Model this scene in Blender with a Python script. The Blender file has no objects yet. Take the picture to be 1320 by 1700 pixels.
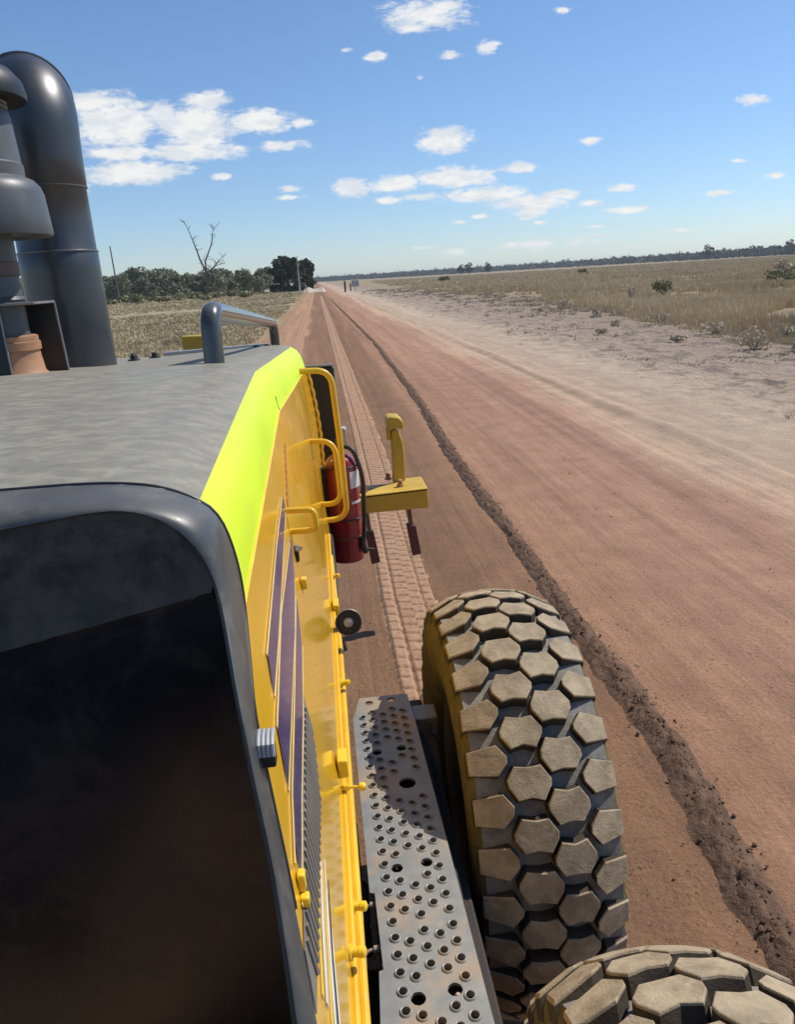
import bpy, bmesh, math, random
import numpy as np
from mathutils import Vector, Matrix, noise as mnoise
from mathutils.geometry import delaunay_2d_cdt

scene = bpy.context.scene
COL = scene.collection
PI = math.pi
R = math.radians

# ------------------------------------------------------------------ camera
cam_d = bpy.data.cameras.new("camera")
cam = bpy.data.objects.new("camera", cam_d)
COL.objects.link(cam)
cam_d.sensor_fit = 'HORIZONTAL'
cam_d.sensor_width = 36.0
cam_d.lens = 36.0 * 1280.0 / 1320.0
cam_d.clip_start = 0.02
cam_d.clip_end = 9000.0
_r = Vector((0.99321, -0.10127, -0.05729)); _u = Vector((0.08415, 0.28519, 0.95477)); _b = Vector((-0.08035, -0.95311, 0.29177))
cam.matrix_world = Matrix(((_r.x, _u.x, _b.x, 0.0), (_r.y, _u.y, _b.y, 0.0), (_r.z, _u.z, _b.z, 2.4), (0, 0, 0, 1)))
scene.camera = cam

# ------------------------------------------------------------------ light
SUN = Vector((0.73, 0.34, 1.0)).normalized()
SUN_EL = math.asin(SUN.z)
SUN_AZ = math.atan2(SUN.x, SUN.y)
sd = bpy.data.lights.new("sun", 'SUN')
sd.energy = 4.4
sd.angle = R(0.53)
sd.color = (1.0, 0.955, 0.88)
sun = bpy.data.objects.new("sun", sd)
COL.objects.link(sun)
sun.rotation_euler = (-SUN).to_track_quat('-Z', 'Y').to_euler()
scene.view_settings.view_transform = 'Standard'
scene.view_settings.look = 'None'
scene.view_settings.gamma = 1.0
scene.view_settings.exposure = 0.0

world = bpy.data.worlds.new("World")
scene.world = world
world.use_nodes = True
WT = world.node_tree
WT.nodes.clear()


class NT:
    """small node helper"""
    def __init__(self, tree):
        self.t = tree

    def new(self, kind, **kw):
        n = self.t.nodes.new(kind)
        for k, v in kw.items():
            setattr(n, k, v)
        return n

    def put(self, node, idx, val):
        if val is None:
            return
        s = node.inputs[idx]
        if isinstance(val, bpy.types.NodeSocket):
            self.t.links.new(val, s)
        elif isinstance(val, (tuple, list)) and s.type == 'RGBA' and len(val) == 3:
            s.default_value = (*val, 1.0)
        else:
            s.default_value = val

    def math(self, op, a, b=None, c=None, clamp=False):
        n = self.new('ShaderNodeMath', operation=op, use_clamp=clamp)
        self.put(n, 0, a); self.put(n, 1, b); self.put(n, 2, c)
        return n.outputs[0]

    def vmath(self, op, a, b=None, out=0):
        n = self.new('ShaderNodeVectorMath', operation=op)
        self.put(n, 0, a); self.put(n, 1, b)
        return n.outputs[out]

    def sep(self, v):
        n = self.new('ShaderNodeSeparateXYZ'); self.put(n, 0, v)
        return n.outputs

    def comb(self, x, y, z):
        n = self.new('ShaderNodeCombineXYZ'); self.put(n, 0, x); self.put(n, 1, y); self.put(n, 2, z)
        return n.outputs[0]

    def mix(self, f, a, b, kind='MIX'):
        n = self.new('ShaderNodeMix', data_type='RGBA', blend_type=kind)
        self.put(n, 0, f); self.put(n, 6, a); self.put(n, 7, b)
        return n.outputs[2]

    def noise(self, vec, scale, detail=4.0, rough=0.55, dist=0.0):
        n = self.new('ShaderNodeTexNoise')
        self.put(n, 'Vector', vec); self.put(n, 'Scale', scale); self.put(n, 'Detail', detail)
        self.put(n, 'Roughness', rough); self.put(n, 'Distortion', dist)
        return n.outputs['Fac']

    def voro(self, vec, scale, feature='F1', rnd=1.0):
        n = self.new('ShaderNodeTexVoronoi', feature=feature)
        self.put(n, 'Vector', vec); self.put(n, 'Scale', scale); self.put(n, 'Randomness', rnd)
        return n.outputs[0]

    def ramp(self, fac, stops, interp='LINEAR'):
        n = self.new('ShaderNodeValToRGB')
        e = n.color_ramp.elements
        n.color_ramp.interpolation = interp
        while len(e) < len(stops):
            e.new(0.5)
        for el, (p, c) in zip(e, stops):
            el.position = p
            el.color = (c, c, c, 1) if isinstance(c, (int, float)) else (*c, 1)
        self.put(n, 0, fac)
        return n.outputs[0]

    def smooth(self, v, lo, hi):
        n = self.new('ShaderNodeMapRange', interpolation_type='SMOOTHSTEP')
        self.put(n, 0, v); self.put(n, 1, lo); self.put(n, 2, hi); self.put(n, 3, 0.0); self.put(n, 4, 1.0)
        return n.outputs[0]

    def scale(self, v, s):
        n = self.new('ShaderNodeMapping'); self.put(n, 0, v); n.inputs[3].default_value = s
        return n.outputs[0]

    def bump(self, h, strength, dist, normal=None):
        n = self.new('ShaderNodeBump')
        self.put(n, 'Height', h); self.put(n, 'Strength', strength); self.put(n, 'Distance', dist); self.put(n, 'Normal', normal)
        return n.outputs[0]


# sky + clouds: clouds sit in the sky itself, as patches of direction
W = NT(WT)
sky = W.new('ShaderNodeTexSky', sky_type='NISHITA')
sky.sun_disc = False
sky.sun_elevation = SUN_EL
sky.sun_rotation = SUN_AZ
sky.altitude = 100.0
sky.air_density = 1.0
sky.dust_density = 0.15
sky.ozone_density = 3.0
tc = W.new('ShaderNodeTexCoord')
dx, dy, dz = W.sep(tc.outputs['Generated'])
dys = W.math('MAXIMUM', dy, 0.02)
uv = W.comb(W.math('DIVIDE', dx, dys), W.math('DIVIDE', dz, dys), 0.0)
CLOUDS = [
    (0.1516, 0.2819, 0.0560, 0.0192, 1),
    (0.1743, 0.2921, 0.0293, 0.0084, 1),
    (0.1385, 0.2708, 0.0293, 0.0079, 1),
    (0.0915, 0.2428, 0.0167, 0.0074, 1.1),
    (0.0573, 0.2507, 0.0097, 0.0037, 0.7),
    (0.2209, 0.2480, 0.0157, 0.0093, 1.2),
    (0.1794, 0.2418, 0.0170, 0.0056, 0.8),
    (0.2309, 0.2514, 0.0100, 0.0037, 0.8),
    (0.3120, 0.2834, 0.0158, 0.0043, 0.75),
    (0.5508, 0.1807, 0.0217, 0.0086, 1.1),
    (0.3466, 0.1434, 0.0166, 0.0054, 0.9),
    (0.1688, 0.1521, 0.0409, 0.0163, 1.3),
    (0.2580, 0.1175, 0.0315, 0.0081, 1.1),
    (0.0533, 0.1046, 0.0276, 0.0153, 1.2),
    (0.1044, 0.1063, 0.0477, 0.0114, 1.2),
    (0.1782, 0.1103, 0.0595, 0.0141, 1.3),
    (0.0960, 0.0884, 0.0206, 0.0054, 1),
    (0.1367, 0.0912, 0.0296, 0.0054, 0.9),
    (0.2111, 0.0890, 0.0640, 0.0109, 1.2),
    (0.2712, 0.0772, 0.0573, 0.0111, 1.2),
    (0.2727, 0.0674, 0.0344, 0.0091, 1.1),
    (0.3154, 0.0848, 0.0306, 0.0069, 1.1),
    (0.3493, 0.0727, 0.0209, 0.0056, 1.05),
    (0.3898, 0.0882, 0.0233, 0.0063, 1.05),
    (0.3984, 0.0626, 0.0345, 0.0049, 0.95),
    (-0.0186, 0.1067, 0.0193, 0.0053, 1.05),
    (-0.0997, 0.1236, 0.0133, 0.0052, 0.95),
    (-0.0195, 0.0973, 0.0215, 0.0040, 0.7),
    (-0.2364, 0.2081, 0.0332, 0.0152, 1.1),
    (-0.2100, 0.1854, 0.0539, 0.0338, 1.3),
    (-0.2184, 0.1541, 0.0544, 0.0101, 1.1),
    (-0.1227, 0.1775, 0.0584, 0.0299, 1.35),
    (-0.1057, 0.2032, 0.0307, 0.0136, 1.15),
    (-0.0498, 0.1809, 0.0487, 0.0151, 1.2),
    (-0.1295, 0.1523, 0.0693, 0.0127, 1.2),
    (-0.0246, 0.1536, 0.0352, 0.0084, 1.1),
    (-0.2012, 0.1328, 0.0757, 0.0154, 1.3),
    (-0.1580, 0.1940, 0.0237, 0.0136, 1.1),
    (-0.0012, 0.1778, 0.0168, 0.0064, 0.9),
    (0.5116, 0.0762, 0.0255, 0.0042, 0.9),
    (0.5895, 0.0944, 0.0192, 0.0049, 0.85),
    (0.5390, 0.1127, 0.0111, 0.0028, 0.8),
    (0.1839, 0.0592, 0.0128, 0.0035, 0.9),
    (0.2067, 0.0644, 0.0136, 0.0035, 0.9),
    (0.2747, 0.0291, 0.0504, 0.0078, 0.75),
    (0.3329, 0.0289, 0.0313, 0.0065, 0.7),
    (0.1338, 0.0316, 0.0226, 0.0035, 0.75),
    (0.1751, 0.0252, 0.0213, 0.0057, 0.65),
    (0.3560, 0.0455, 0.0172, 0.0028, 0.75),
    (0.3562, 0.0348, 0.0172, 0.0029, 0.7),
    (0.4688, 0.0347, 0.0192, 0.0036, 0.6),
    (0.2673, 0.0599, 0.0168, 0.0035, 0.8),
    (0.2825, 0.0535, 0.0107, 0.0028, 0.8),
    (-0.0430, 0.1788, 0.0278, 0.0114, 1.1),
    (-0.2840, 0.1282, 0.0405, 0.0191, 1.1),
    (0.1429, 0.2193, 0.0071, 0.0031, 0.5),
]
acc = None
for (cu, cv, ru, rv, amp) in CLOUDS:
    d = W.vmath('SUBTRACT', uv, (cu, cv, 0.0))
    d = W.vmath('MULTIPLY', d, (1.0 / ru, 1.0 / rv, 0.0))
    ln = W.vmath('LENGTH', d, out=1)
    e = W.math('MULTIPLY_ADD', ln, -amp, amp)
    acc = e if acc is None else W.math('MAXIMUM', acc, e)
uvn = W.scale(uv, (0.85, 2.1, 1.0))
n1 = W.noise(uvn, 26.0, 7.0, 0.62, 0.35)
n2 = W.noise(uvn, 9.0, 3.0, 0.5)
n3 = W.noise(uvn, 75.0, 5.0, 0.65, 0.5)
dens = W.math('ADD', acc, W.math('MULTIPLY_ADD', n1, 1.5, -0.68))
dens = W.math('ADD', dens, W.math('MULTIPLY_ADD', n3, 1.3, -0.68))
dens = W.math('ADD', dens, W.math('MULTIPLY_ADD', n2, 0.5, -0.25))
front = W.smooth(dy, 0.05, 0.2)
mask = W.math('MULTIPLY', W.smooth(dens, 0.0, 0.75), front)
mask = W.math('MULTIPLY', mask, 0.97)
shade = W.smooth(W.noise(uvn, 34.0, 4.0, 0.55), 0.36, 0.62)
ccol = W.mix(shade, (6.6, 7.0, 7.5), (8.2, 8.2, 8.1))
tint = W.mix(W.smooth(dz, 0.0, 0.30), (0.79, 0.90, 1.10), (0.835, 0.965, 1.105))
skyc = W.mix(1.0, sky.outputs[0], tint, 'MULTIPLY')
cs = W.mix(mask, skyc, ccol)
bg = W.new('ShaderNodeBackground')
W.put(bg, 0, cs)
bg.inputs[1].default_value = 0.112
wo = W.new('ShaderNodeOutputWorld')
WT.links.new(bg.outputs[0], wo.inputs[0])


# ------------------------------------------------------------------ materials
def new_mat(name):
    m = bpy.data.materials.new(name)
    m.use_nodes = True
    m.node_tree.nodes.clear()
    n = NT(m.node_tree)
    b = n.new('ShaderNodeBsdfPrincipled')
    o = n.new('ShaderNodeOutputMaterial')
    m.node_tree.links.new(b.outputs[0], o.inputs[0])
    return m, n, b


def paint(name, col, rough=0.35, metal=0.0, dust=0.25, dust_col=(0.30, 0.20, 0.13), var=0.15, scale=6.0, coat=0.0,
          bump=0.0, bump_scale=80.0, stretch=(1, 1, 1), up_dust=0.0, spec=0.5, rough_var=0.2, dust_sharp=(0.45, 0.75)):
    m, n, b = new_mat(name)
    tcn = n.new('ShaderNodeTexCoord').outputs['Object']
    v = n.scale(tcn, stretch)
    a = n.noise(v, scale, 5, 0.6)
    c = n.mix(n.smooth(a, 0.3, 0.7), tuple(x * (1 - var) for x in col), tuple(min(1, x * (1 + var)) for x in col))
    f = n.math('MULTIPLY', n.smooth(n.noise(v, scale * 2.3, 7, 0.68, 0.3), *dust_sharp), dust)
    if up_dust > 0:
        geo = n.new('ShaderNodeNewGeometry')
        nz = n.sep(geo.outputs['Normal'])[2]
        f = n.math('ADD', f, n.math('MULTIPLY', n.smooth(nz, 0.3, 0.95), up_dust), clamp=True)
    c = n.mix(f, c, dust_col)
    n.put(b, 'Base Color', c)
    n.put(b, 'Metallic', metal)
    rr = n.math('ADD', n.math('MULTIPLY', f, 0.45), n.math('MULTIPLY_ADD', a, rough_var, rough - rough_var * 0.5), clamp=True)
    n.put(b, 'Roughness', rr)
    n.put(b, 'Specular IOR Level', spec)
    n.put(b, 'Coat Weight', coat)
    if coat:
        n.put(b, 'Coat Roughness', 0.06)
    if bump:
        h = n.noise(v, bump_scale, 4, 0.6)
        n.put(b, 'Normal', n.bump(h, bump, 0.01))
    return m


M = {}
M['hood'] = paint('hood_grey', (0.085, 0.088, 0.085), 0.42, dust=0.5, dust_sharp=(0.34, 0.80), dust_col=(0.36, 0.325, 0.24), scale=3.6, coat=0.08,
                  stretch=(2.0, 3.0, 3), up_dust=0.46, var=0.12)
M['collar'] = paint('collar_grey', (0.068, 0.071, 0.071), 0.36, dust=0.5, dust_col=(0.22, 0.19, 0.15), scale=7.0, coat=0.15, up_dust=0.2)
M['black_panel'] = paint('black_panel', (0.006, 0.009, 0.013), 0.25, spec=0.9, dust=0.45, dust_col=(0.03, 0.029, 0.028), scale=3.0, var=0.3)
M['lit_grime_panel'] = paint('lit_grime_panel', (0.040, 0.042, 0.040), 0.6, spec=0.35, dust=0.75, dust_col=(0.105, 0.10, 0.085), scale=6.0, var=0.45, dust_sharp=(0.40, 0.62))
M['lime'] = paint('lime_tape', (0.66, 0.88, 0.014), 0.45, dust=0.22, dust_col=(0.52, 0.60, 0.07), scale=4.0, var=0.07, stretch=(1, 0.4, 1))
M['yellow'] = paint('yellow_paint', (0.83, 0.465, 0.02), 0.18, spec=0.45, dust=0.22, dust_col=(0.56, 0.34, 0.10), scale=3.0, coat=0.36, var=0.07, stretch=(1, 0.5, 1))
M['yellow_rail'] = paint('yellow_rail', (0.76, 0.46, 0.028), 0.32, dust=0.2, dust_col=(0.5, 0.34, 0.14), scale=9.0, var=0.08)
M['yellow_bright'] = paint('yellow_bright', (0.82, 0.55, 0.03), 0.30, dust=0.15, dust_col=(0.5, 0.34, 0.14), scale=12.0, var=0.08)
M['yellow_beam'] = paint('yellow_beam', (0.60, 0.38, 0.035), 0.5, dust=0.35, dust_col=(0.42, 0.28, 0.12), scale=4.0, var=0.12, bump=0.05)
M['purple'] = paint('purple_decal', (0.115, 0.085, 0.20), 0.2, dust=0.35, dust_col=(0.28, 0.2, 0.18), scale=4.0, coat=0.5)
M['cream'] = paint('cream_pinstripe', (0.78, 0.62, 0.25), 0.25, dust=0.2, scale=5.0)
M['white_decal'] = paint('white_decal', (0.72, 0.71, 0.68), 0.3, dust=0.15, scale=5.0)
M['pink_decal'] = paint('pink_decal', (0.62, 0.26, 0.10), 0.3, dust=0.2, scale=8.0)
M['panel_reflection'] = paint('grey_reflection', (0.21, 0.19, 0.16), 0.4, dust=0.4, scale=8.0)
M['exhaust'] = paint('black_pipe', (0.013, 0.0145, 0.017), 0.40, spec=1.0, coat=0.2, dust=0.16, dust_col=(0.05, 0.046, 0.042), stretch=(3, 3, 0.8), scale=2.6, var=0.2, rough_var=0.1, up_dust=0.03)
M['weld'] = paint('weld_seam', (0.16, 0.155, 0.15), 0.35, metal=0.5, dust=0.3, scale=20.0)
M['grey_pipe'] = paint('dark_grey_steel', (0.085, 0.092, 0.098), 0.42, dust=0.3, dust_col=(0.17, 0.155, 0.14), scale=3.0, var=0.15)
M['black_steel'] = paint('black_steel', (0.016, 0.017, 0.019), 0.45, dust=0.2, dust_col=(0.08, 0.07, 0.06), scale=5.0)
M['edge_steel'] = paint('worn_edge', (0.22, 0.22, 0.22), 0.4, metal=0.3, dust=0.3, scale=15.0)
M['copper'] = paint('rust_copper', (0.40, 0.20, 0.105), 0.55, dust=0.5, dust_col=(0.50, 0.30, 0.15), scale=5.0, var=0.2, stretch=(1, 1, 3))
M['brown_band'] = paint('brown_band', (0.11, 0.07, 0.055), 0.5, dust=0.3, scale=5.0)
M['rail_black'] = paint('black_rail', (0.05, 0.053, 0.055), 0.22, dust=0.2, dust_col=(0.2, 0.19, 0.17), scale=8.0, coat=0.5, up_dust=0.25)
M['red'] = paint('red_extinguisher', (0.22, 0.011, 0.019), 0.24, dust=0.15, dust_col=(0.3, 0.15, 0.1), scale=5.0, coat=0.4)
M['red_dull'] = paint('dull_red_tooth', (0.115, 0.032, 0.03), 0.6, dust=0.4, dust_col=(0.2, 0.1, 0.07), scale=14.0)
M['rubber'] = paint('black_rubber', (0.020, 0.020, 0.020), 0.5, dust=0.35, dust_col=(0.12, 0.09, 0.065), scale=9.0)
M['shank'] = paint('worn_shank', (0.16, 0.10, 0.065), 0.6, dust=0.5, scale=9.0)
M['frame_dark'] = paint('dark_chassis', (0.028, 0.022, 0.019), 0.7, dust=0.6, dust_col=(0.10, 0.06, 0.04), scale=5.0)
M['chrome'] = paint('bright_metal', (0.55, 0.55, 0.55), 0.25, metal=0.9, dust=0.2, scale=20.0)
M['grey_plastic'] = paint('light_grey_plastic', (0.38, 0.39, 0.40), 0.5, dust=0.2, scale=10.0)
M['beige'] = paint('beige_fitting', (0.42, 0.31, 0.23), 0.5, dust=0.4, scale=20.0)
M['wood_pole'] = paint('weathered_pole', (0.14, 0.12, 0.10), 0.9, dust=0.4, dust_col=(0.2, 0.17, 0.14), scale=1.0)
M['pale_pole'] = paint('pale_pole', (0.42, 0.40, 0.36), 0.8, dust=0.4, scale=1.0)
M['dead_wood'] = paint('dead_wood', (0.125, 0.10, 0.082), 0.9, dust=0.5, dust_col=(0.2, 0.175, 0.15), scale=0.8)
M['bark'] = paint('gum_bark', (0.17, 0.14, 0.11), 0.9, dust=0.5, dust_col=(0.28, 0.25, 0.21), scale=0.8)


def plate_mat():
    m, n, b = new_mat('worn_galvanised_plate')
    tcn = n.new('ShaderNodeTexCoord').outputs['Object']
    a = n.noise(tcn, 18, 6, 0.65)
    rust = n.smooth(n.noise(tcn, 6.0, 6, 0.65, 0.4), 0.48, 0.68)
    mud = n.smooth(n.noise(n.vmath('ADD', tcn, (7.3, 1.1, 3.0)), 11, 7, 0.7), 0.60, 0.72)
    c = n.mix(a, (0.20, 0.198, 0.186), (0.37, 0.36, 0.325))
    c = n.mix(n.math('MULTIPLY', rust, 0.7), c, (0.40, 0.275, 0.16))
    c = n.mix(n.math('MULTIPLY', mud, 0.7), c, (0.42, 0.37, 0.28))
    n.put(b, 'Base Color', c)
    n.put(b, 'Metallic', n.math('MULTIPLY_ADD', rust, -0.25, 0.28))
    n.put(b, 'Roughness', n.math('MULTIPLY_ADD', a, 0.25, 0.36))
    n.put(b, 'Normal', n.bump(n.noise(tcn, 120, 4, 0.6), 0.12, 0.004))
    return m


M['plate'] = plate_mat()


def tyre_mats():
    out = []
    for nm, ca, cb, dc, dsh in (('tyre_tread_dusty', (0.27, 0.205, 0.135), (0.45, 0.355, 0.235), (0.56, 0.44, 0.295), 0.6),
                                ('tyre_groove_dust', (0.17, 0.155, 0.135), (0.30, 0.275, 0.24), (0.42, 0.34, 0.25), 0.4),
                                ('tyre_sidewall', (0.095, 0.075, 0.030), (0.155, 0.122, 0.050), (0.22, 0.175, 0.085), 0.4),
                                ('shaded_lug_rubber', (0.045, 0.035, 0.026), (0.075, 0.058, 0.042), (0.15, 0.115, 0.08), 0.25)):  # lug sides: less dusty rubber, with their shade put into the colour
        m, n, b = new_mat(nm)
        tcn = n.new('ShaderNodeTexCoord').outputs['Object']
        c = n.mix(n.smooth(n.noise(tcn, 14, 6, 0.65), 0.3, 0.7), ca, cb)
        c = n.mix(n.math('MULTIPLY', n.smooth(n.noise(tcn, 31, 6, 0.7, 0.3), 0.5, 0.72), dsh), c, dc)
        n.put(b, 'Base Color', c)
        c = n.mix(n.math('MULTIPLY', n.smooth(n.noise(tcn, 70, 5, 0.75, 0.5), 0.55, 0.68), 0.35), c, (0.11, 0.085, 0.06))
        n.put(b, 'Roughness', 0.85)
        n.put(b, 'Specular IOR Level', 0.25)
        n.put(b, 'Normal', n.bump(n.math('ADD', n.noise(tcn, 190, 4, 0.7), n.math('MULTIPLY', n.noise(tcn, 42, 5, 0.65), 1.6)), 0.45, 0.006))
        out.append(m)
    return out


M['lug'], M['groove'], M['sidewall'], M['lug_side'] = tyre_mats()


def ground_mat():
    """bare soil: bands across the road (graded strip, unworked half, pale shoulder, litter, paddock) by distance from the wheel line"""
    m, n, b = new_mat('bush_soil')
    P = n.new('ShaderNodeTexCoord').outputs['Object']
    x, y, z = n.sep(P)
    Px = n.comb(x, y, 0.0)
    wob = n.noise(Px, 0.11, 3, 0.5)
    wob2 = n.noise(Px, 0.9, 4, 0.6)
    dist = n.math('MAXIMUM', n.math('ABSOLUTE', n.math('SUBTRACT', x, 1.0)), 0.4)
    far = n.math('MINIMUM', n.math('MULTIPLY', dist, 0.30), 2.6)
    xw = n.math('ADD', x, n.math('MULTIPLY', n.math('SUBTRACT', wob, 0.5), n.math('MULTIPLY', far, 2.4)))
    xw = n.math('ADD', xw, n.math('MULTIPLY', n.math('SUBTRACT', wob2, 0.5), n.math('MULTIPLY', far, 0.55)))
    f = n.math('DIVIDE', n.math('ADD', xw, 12.0), 40.0)
    def p(v): return (v + 12.0) / 40.0
    col = n.ramp(f, [
        (p(-7.0), (0.37, 0.30, 0.19)), (p(-3.2), (0.38, 0.295, 0.18)), (p(-2.3), (0.34, 0.205, 0.115)),
        (p(-1.7), (0.41, 0.245, 0.142)), (p(-0.75), (0.40, 0.235, 0.134)), (p(-0.45), (0.258, 0.146, 0.083)), (p(1.35), (0.244, 0.136, 0.077)),
        (p(1.62), (0.332, 0.184, 0.110)), (p(2.3), (0.365, 0.205, 0.128)), (p(3.9), (0.41, 0.24, 0.156)),
        (p(4.5), (0.51, 0.345, 0.23)), (p(5.4), (0.45, 0.325, 0.228)), (p(6.6), (0.53, 0.40, 0.285)), (p(8.4), (0.44, 0.335, 0.25)),
        (p(12.5), (0.37, 0.28, 0.21)), (p(16.5), (0.36, 0.275, 0.165))])
    # lengthwise scrape streaks left by the blade and tyres
    Ps = n.comb(n.math('MULTIPLY', x, 9.0), n.math('MULTIPLY', y, 0.16), 0.0)
    st = n.noise(Ps, 1.0, 6, 0.62)
    Ps2 = n.comb(n.math('MULTIPLY', x, 30.0), n.math('MULTIPLY', y, 1.6), 0.0)
    st3 = n.noise(n.comb(n.math('MULTIPLY', x, 2.6), n.math('MULTIPLY', y, 0.045), 2.0), 1.0, 4, 0.55)
    st2 = n.noise(Ps2, 1.0, 5, 0.6)
    onroad = n.math('MULTIPLY', n.smooth(x, -2.6, -1.8), n.math('SUBTRACT', 1.0, n.smooth(x, 4.4, 7.5)))
    k = n.math('MULTIPLY_ADD', n.math('SUBTRACT', st, 0.5), n.math('MULTIPLY', onroad, 0.7), 1.0)
    k = n.math('MULTIPLY', k, n.math('MULTIPLY_ADD', n.math('SUBTRACT', st2, 0.5), n.math('MULTIPLY', onroad, 0.16), 1.0))
    k = n.math('MULTIPLY', k, n.math('MULTIPLY_ADD', n.math('SUBTRACT', st3, 0.5), n.math('MULTIPLY', onroad, 0.9), 1.0))
    # blotches, pebbles
    bl = n.noise(Px, 2.2, 7, 0.65)
    k = n.math('MULTIPLY', k, n.math('MULTIPLY_ADD', n.math('SUBTRACT', bl, 0.5), 0.7, 1.0))
    fine = n.noise(Px, 38.0, 6, 0.72)
    k = n.math('MULTIPLY', k, n.math('MULTIPLY_ADD', n.math('SUBTRACT', fine, 0.5), 0.9, 1.0))
    kk = n.comb(k, k, k)
    col = n.mix(1.0, col, kk, 'MULTIPLY')
    # litter and shade-free grey patches on the verge
    verge = n.smooth(x, 5.5, 8.5)
    lit = n.smooth(n.noise(n.comb(x, n.math('MULTIPLY', y, 0.7), 0.0), 1.7, 8, 0.72, 0.4), 0.49, 0.60)
    col = n.mix(n.math('MULTIPLY', n.math('MULTIPLY', verge, lit), 0.62), col, (0.135, 0.108, 0.088))
    padd = n.smooth(x, -2.6, -4.5)
    lit2 = n.smooth(n.noise(n.comb(x, n.math('MULTIPLY', y, 0.35), 0.0), 0.16, 7, 0.62, 0.3), 0.47, 0.62)
    col = n.mix(n.math('MULTIPLY', n.math('MULTIPLY', padd, lit2), 0.6), col, (0.175, 0.135, 0.088))
    peb = n.voro(Px, 17.0)
    pebm = n.math('MULTIPLY', n.math('SUBTRACT', 1.0, n.smooth(peb, 0.10, 0.22)), n.smooth(n.noise(Px, 3.0, 3, 0.5), 0.52, 0.68))
    col = n.mix(n.math('MULTIPLY', pebm, 0.55), col, (0.11, 0.06, 0.04))
    crumb = n.noise(Px, 62.0, 5, 0.75, 0.4)
    crm = n.math('MULTIPLY', n.smooth(crumb, 0.585, 0.66), n.smooth(n.noise(Px, 1.3, 5, 0.6), 0.40, 0.62))
    col = n.mix(n.math('MULTIPLY', crm, 0.62), col, (0.10, 0.058, 0.04))
    n.put(b, 'Base Color', col)
    n.put(b, 'Roughness', 0.95)
    n.put(b, 'Specular IOR Level', 0.15)
    h = n.math('ADD', n.math('MULTIPLY', st2, n.math('MULTIPLY', onroad, 0.22)), n.math('MULTIPLY', fine, 0.55))
    h = n.math('ADD', h, n.math('MULTIPLY', n.noise(Px, 7.0, 6, 0.65), n.math('MULTIPLY_ADD', verge, 4.0, 0.6)))
    h = n.math('ADD', h, n.math('MULTIPLY', pebm, 0.25))
    h = n.math('SUBTRACT', h, n.math('MULTIPLY', crm, 0.35))
    n.put(b, 'Normal', n.bump(h, 0.75, 0.045))
    return m


M['soil'] = ground_mat()


def soil2(name, ca, cb, bs=30.0, bstr=0.6):
    m, n, b = new_mat(name)
    P = n.new('ShaderNodeTexCoord').outputs['Object']
    a = n.noise(P, 9.0, 7, 0.68)
    f = n.noise(P, 45.0, 5, 0.7)
    c = n.mix(n.smooth(a, 0.3, 0.7), ca, cb)
    k = n.math('MULTIPLY_ADD', n.math('SUBTRACT', f, 0.5), 0.8, 1.0)
    c = n.mix(1.0, c, n.comb(k, k, k), 'MULTIPLY')
    n.put(b, 'Base Color', c)
    n.put(b, 'Roughness', 0.95)
    n.put(b, 'Specular IOR Level', 0.15)
    n.put(b, 'Normal', n.bump(n.noise(P, bs, 5, 0.7), bstr, 0.03))
    return m


M['track'] = soil2('pressed_soil', (0.36, 0.212, 0.13), (0.44, 0.27, 0.168), 60.0, 0.35)
M['windrow'] = soil2('turned_soil', (0.12, 0.072, 0.048), (0.21, 0.128, 0.085), 26.0, 0.9)
M['clod'] = soil2('loose_clod', (0.12, 0.068, 0.047), (0.21, 0.125, 0.085), 30.0, 0.6)
M['pale_bank'] = soil2('pale_bank', (0.45, 0.37, 0.29), (0.55, 0.46, 0.37), 3.0, 0.5)


def leaf_mat(name, ca, cb, cc, scale, rough=0.75, trans=0.0):
    m, n, b = new_mat(name)
    P = n.new('ShaderNodeTexCoord').outputs['Object']
    a = n.noise(P, scale, 5, 0.65)
    f = n.noise(P, scale * 6.0, 3, 0.6)
    c = n.ramp(n.math('ADD', n.math('MULTIPLY', a, 0.65), n.math('MULTIPLY', f, 0.35)), [(0.34, ca), (0.5, cb), (0.66, cc)])
    n.put(b, 'Base Color', c)
    n.put(b, 'Roughness', rough)
    n.put(b, 'Specular IOR Level', 0.2)
    return m


M['gum_leaf'] = leaf_mat('gum_leaf', (0.19, 0.195, 0.125), (0.25, 0.255, 0.165), (0.33, 0.325, 0.215), 0.25)
M['dark_leaf'] = leaf_mat('dark_leaf', (0.050, 0.066, 0.036), (0.072, 0.09, 0.05), (0.105, 0.12, 0.065), 0.25)
M['far_leaf'] = leaf_mat('far_leaf', (0.06, 0.078, 0.056), (0.08, 0.096, 0.067), (0.107, 0.12, 0.08), 0.02)
M['bush_leaf'] = leaf_mat('bush_leaf', (0.19, 0.19, 0.10), (0.25, 0.245, 0.13), (0.32, 0.305, 0.17), 0.5)
M['dry_bush'] = leaf_mat('dry_bush', (0.42, 0.355, 0.255), (0.54, 0.455, 0.325), (0.66, 0.56, 0.41), 0.6)
M['dry_grass'] = leaf_mat('dry_grass', (0.48, 0.375, 0.225), (0.65, 0.515, 0.31), (0.78, 0.645, 0.42), 0.07)
M['grey_grass'] = leaf_mat('grey_grass', (0.30, 0.245, 0.18), (0.42, 0.345, 0.25), (0.56, 0.47, 0.34), 0.3)
M['straw'] = leaf_mat('flattened_straw', (0.40, 0.32, 0.235), (0.54, 0.44, 0.32), (0.68, 0.57, 0.42), 0.5)
M['left_grass'] = leaf_mat('left_grass', (0.32, 0.265, 0.155), (0.50, 0.405, 0.24), (0.68, 0.56, 0.35), 0.06)


# ------------------------------------------------------------------ mesh helpers
ORIGIN = {}


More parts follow.
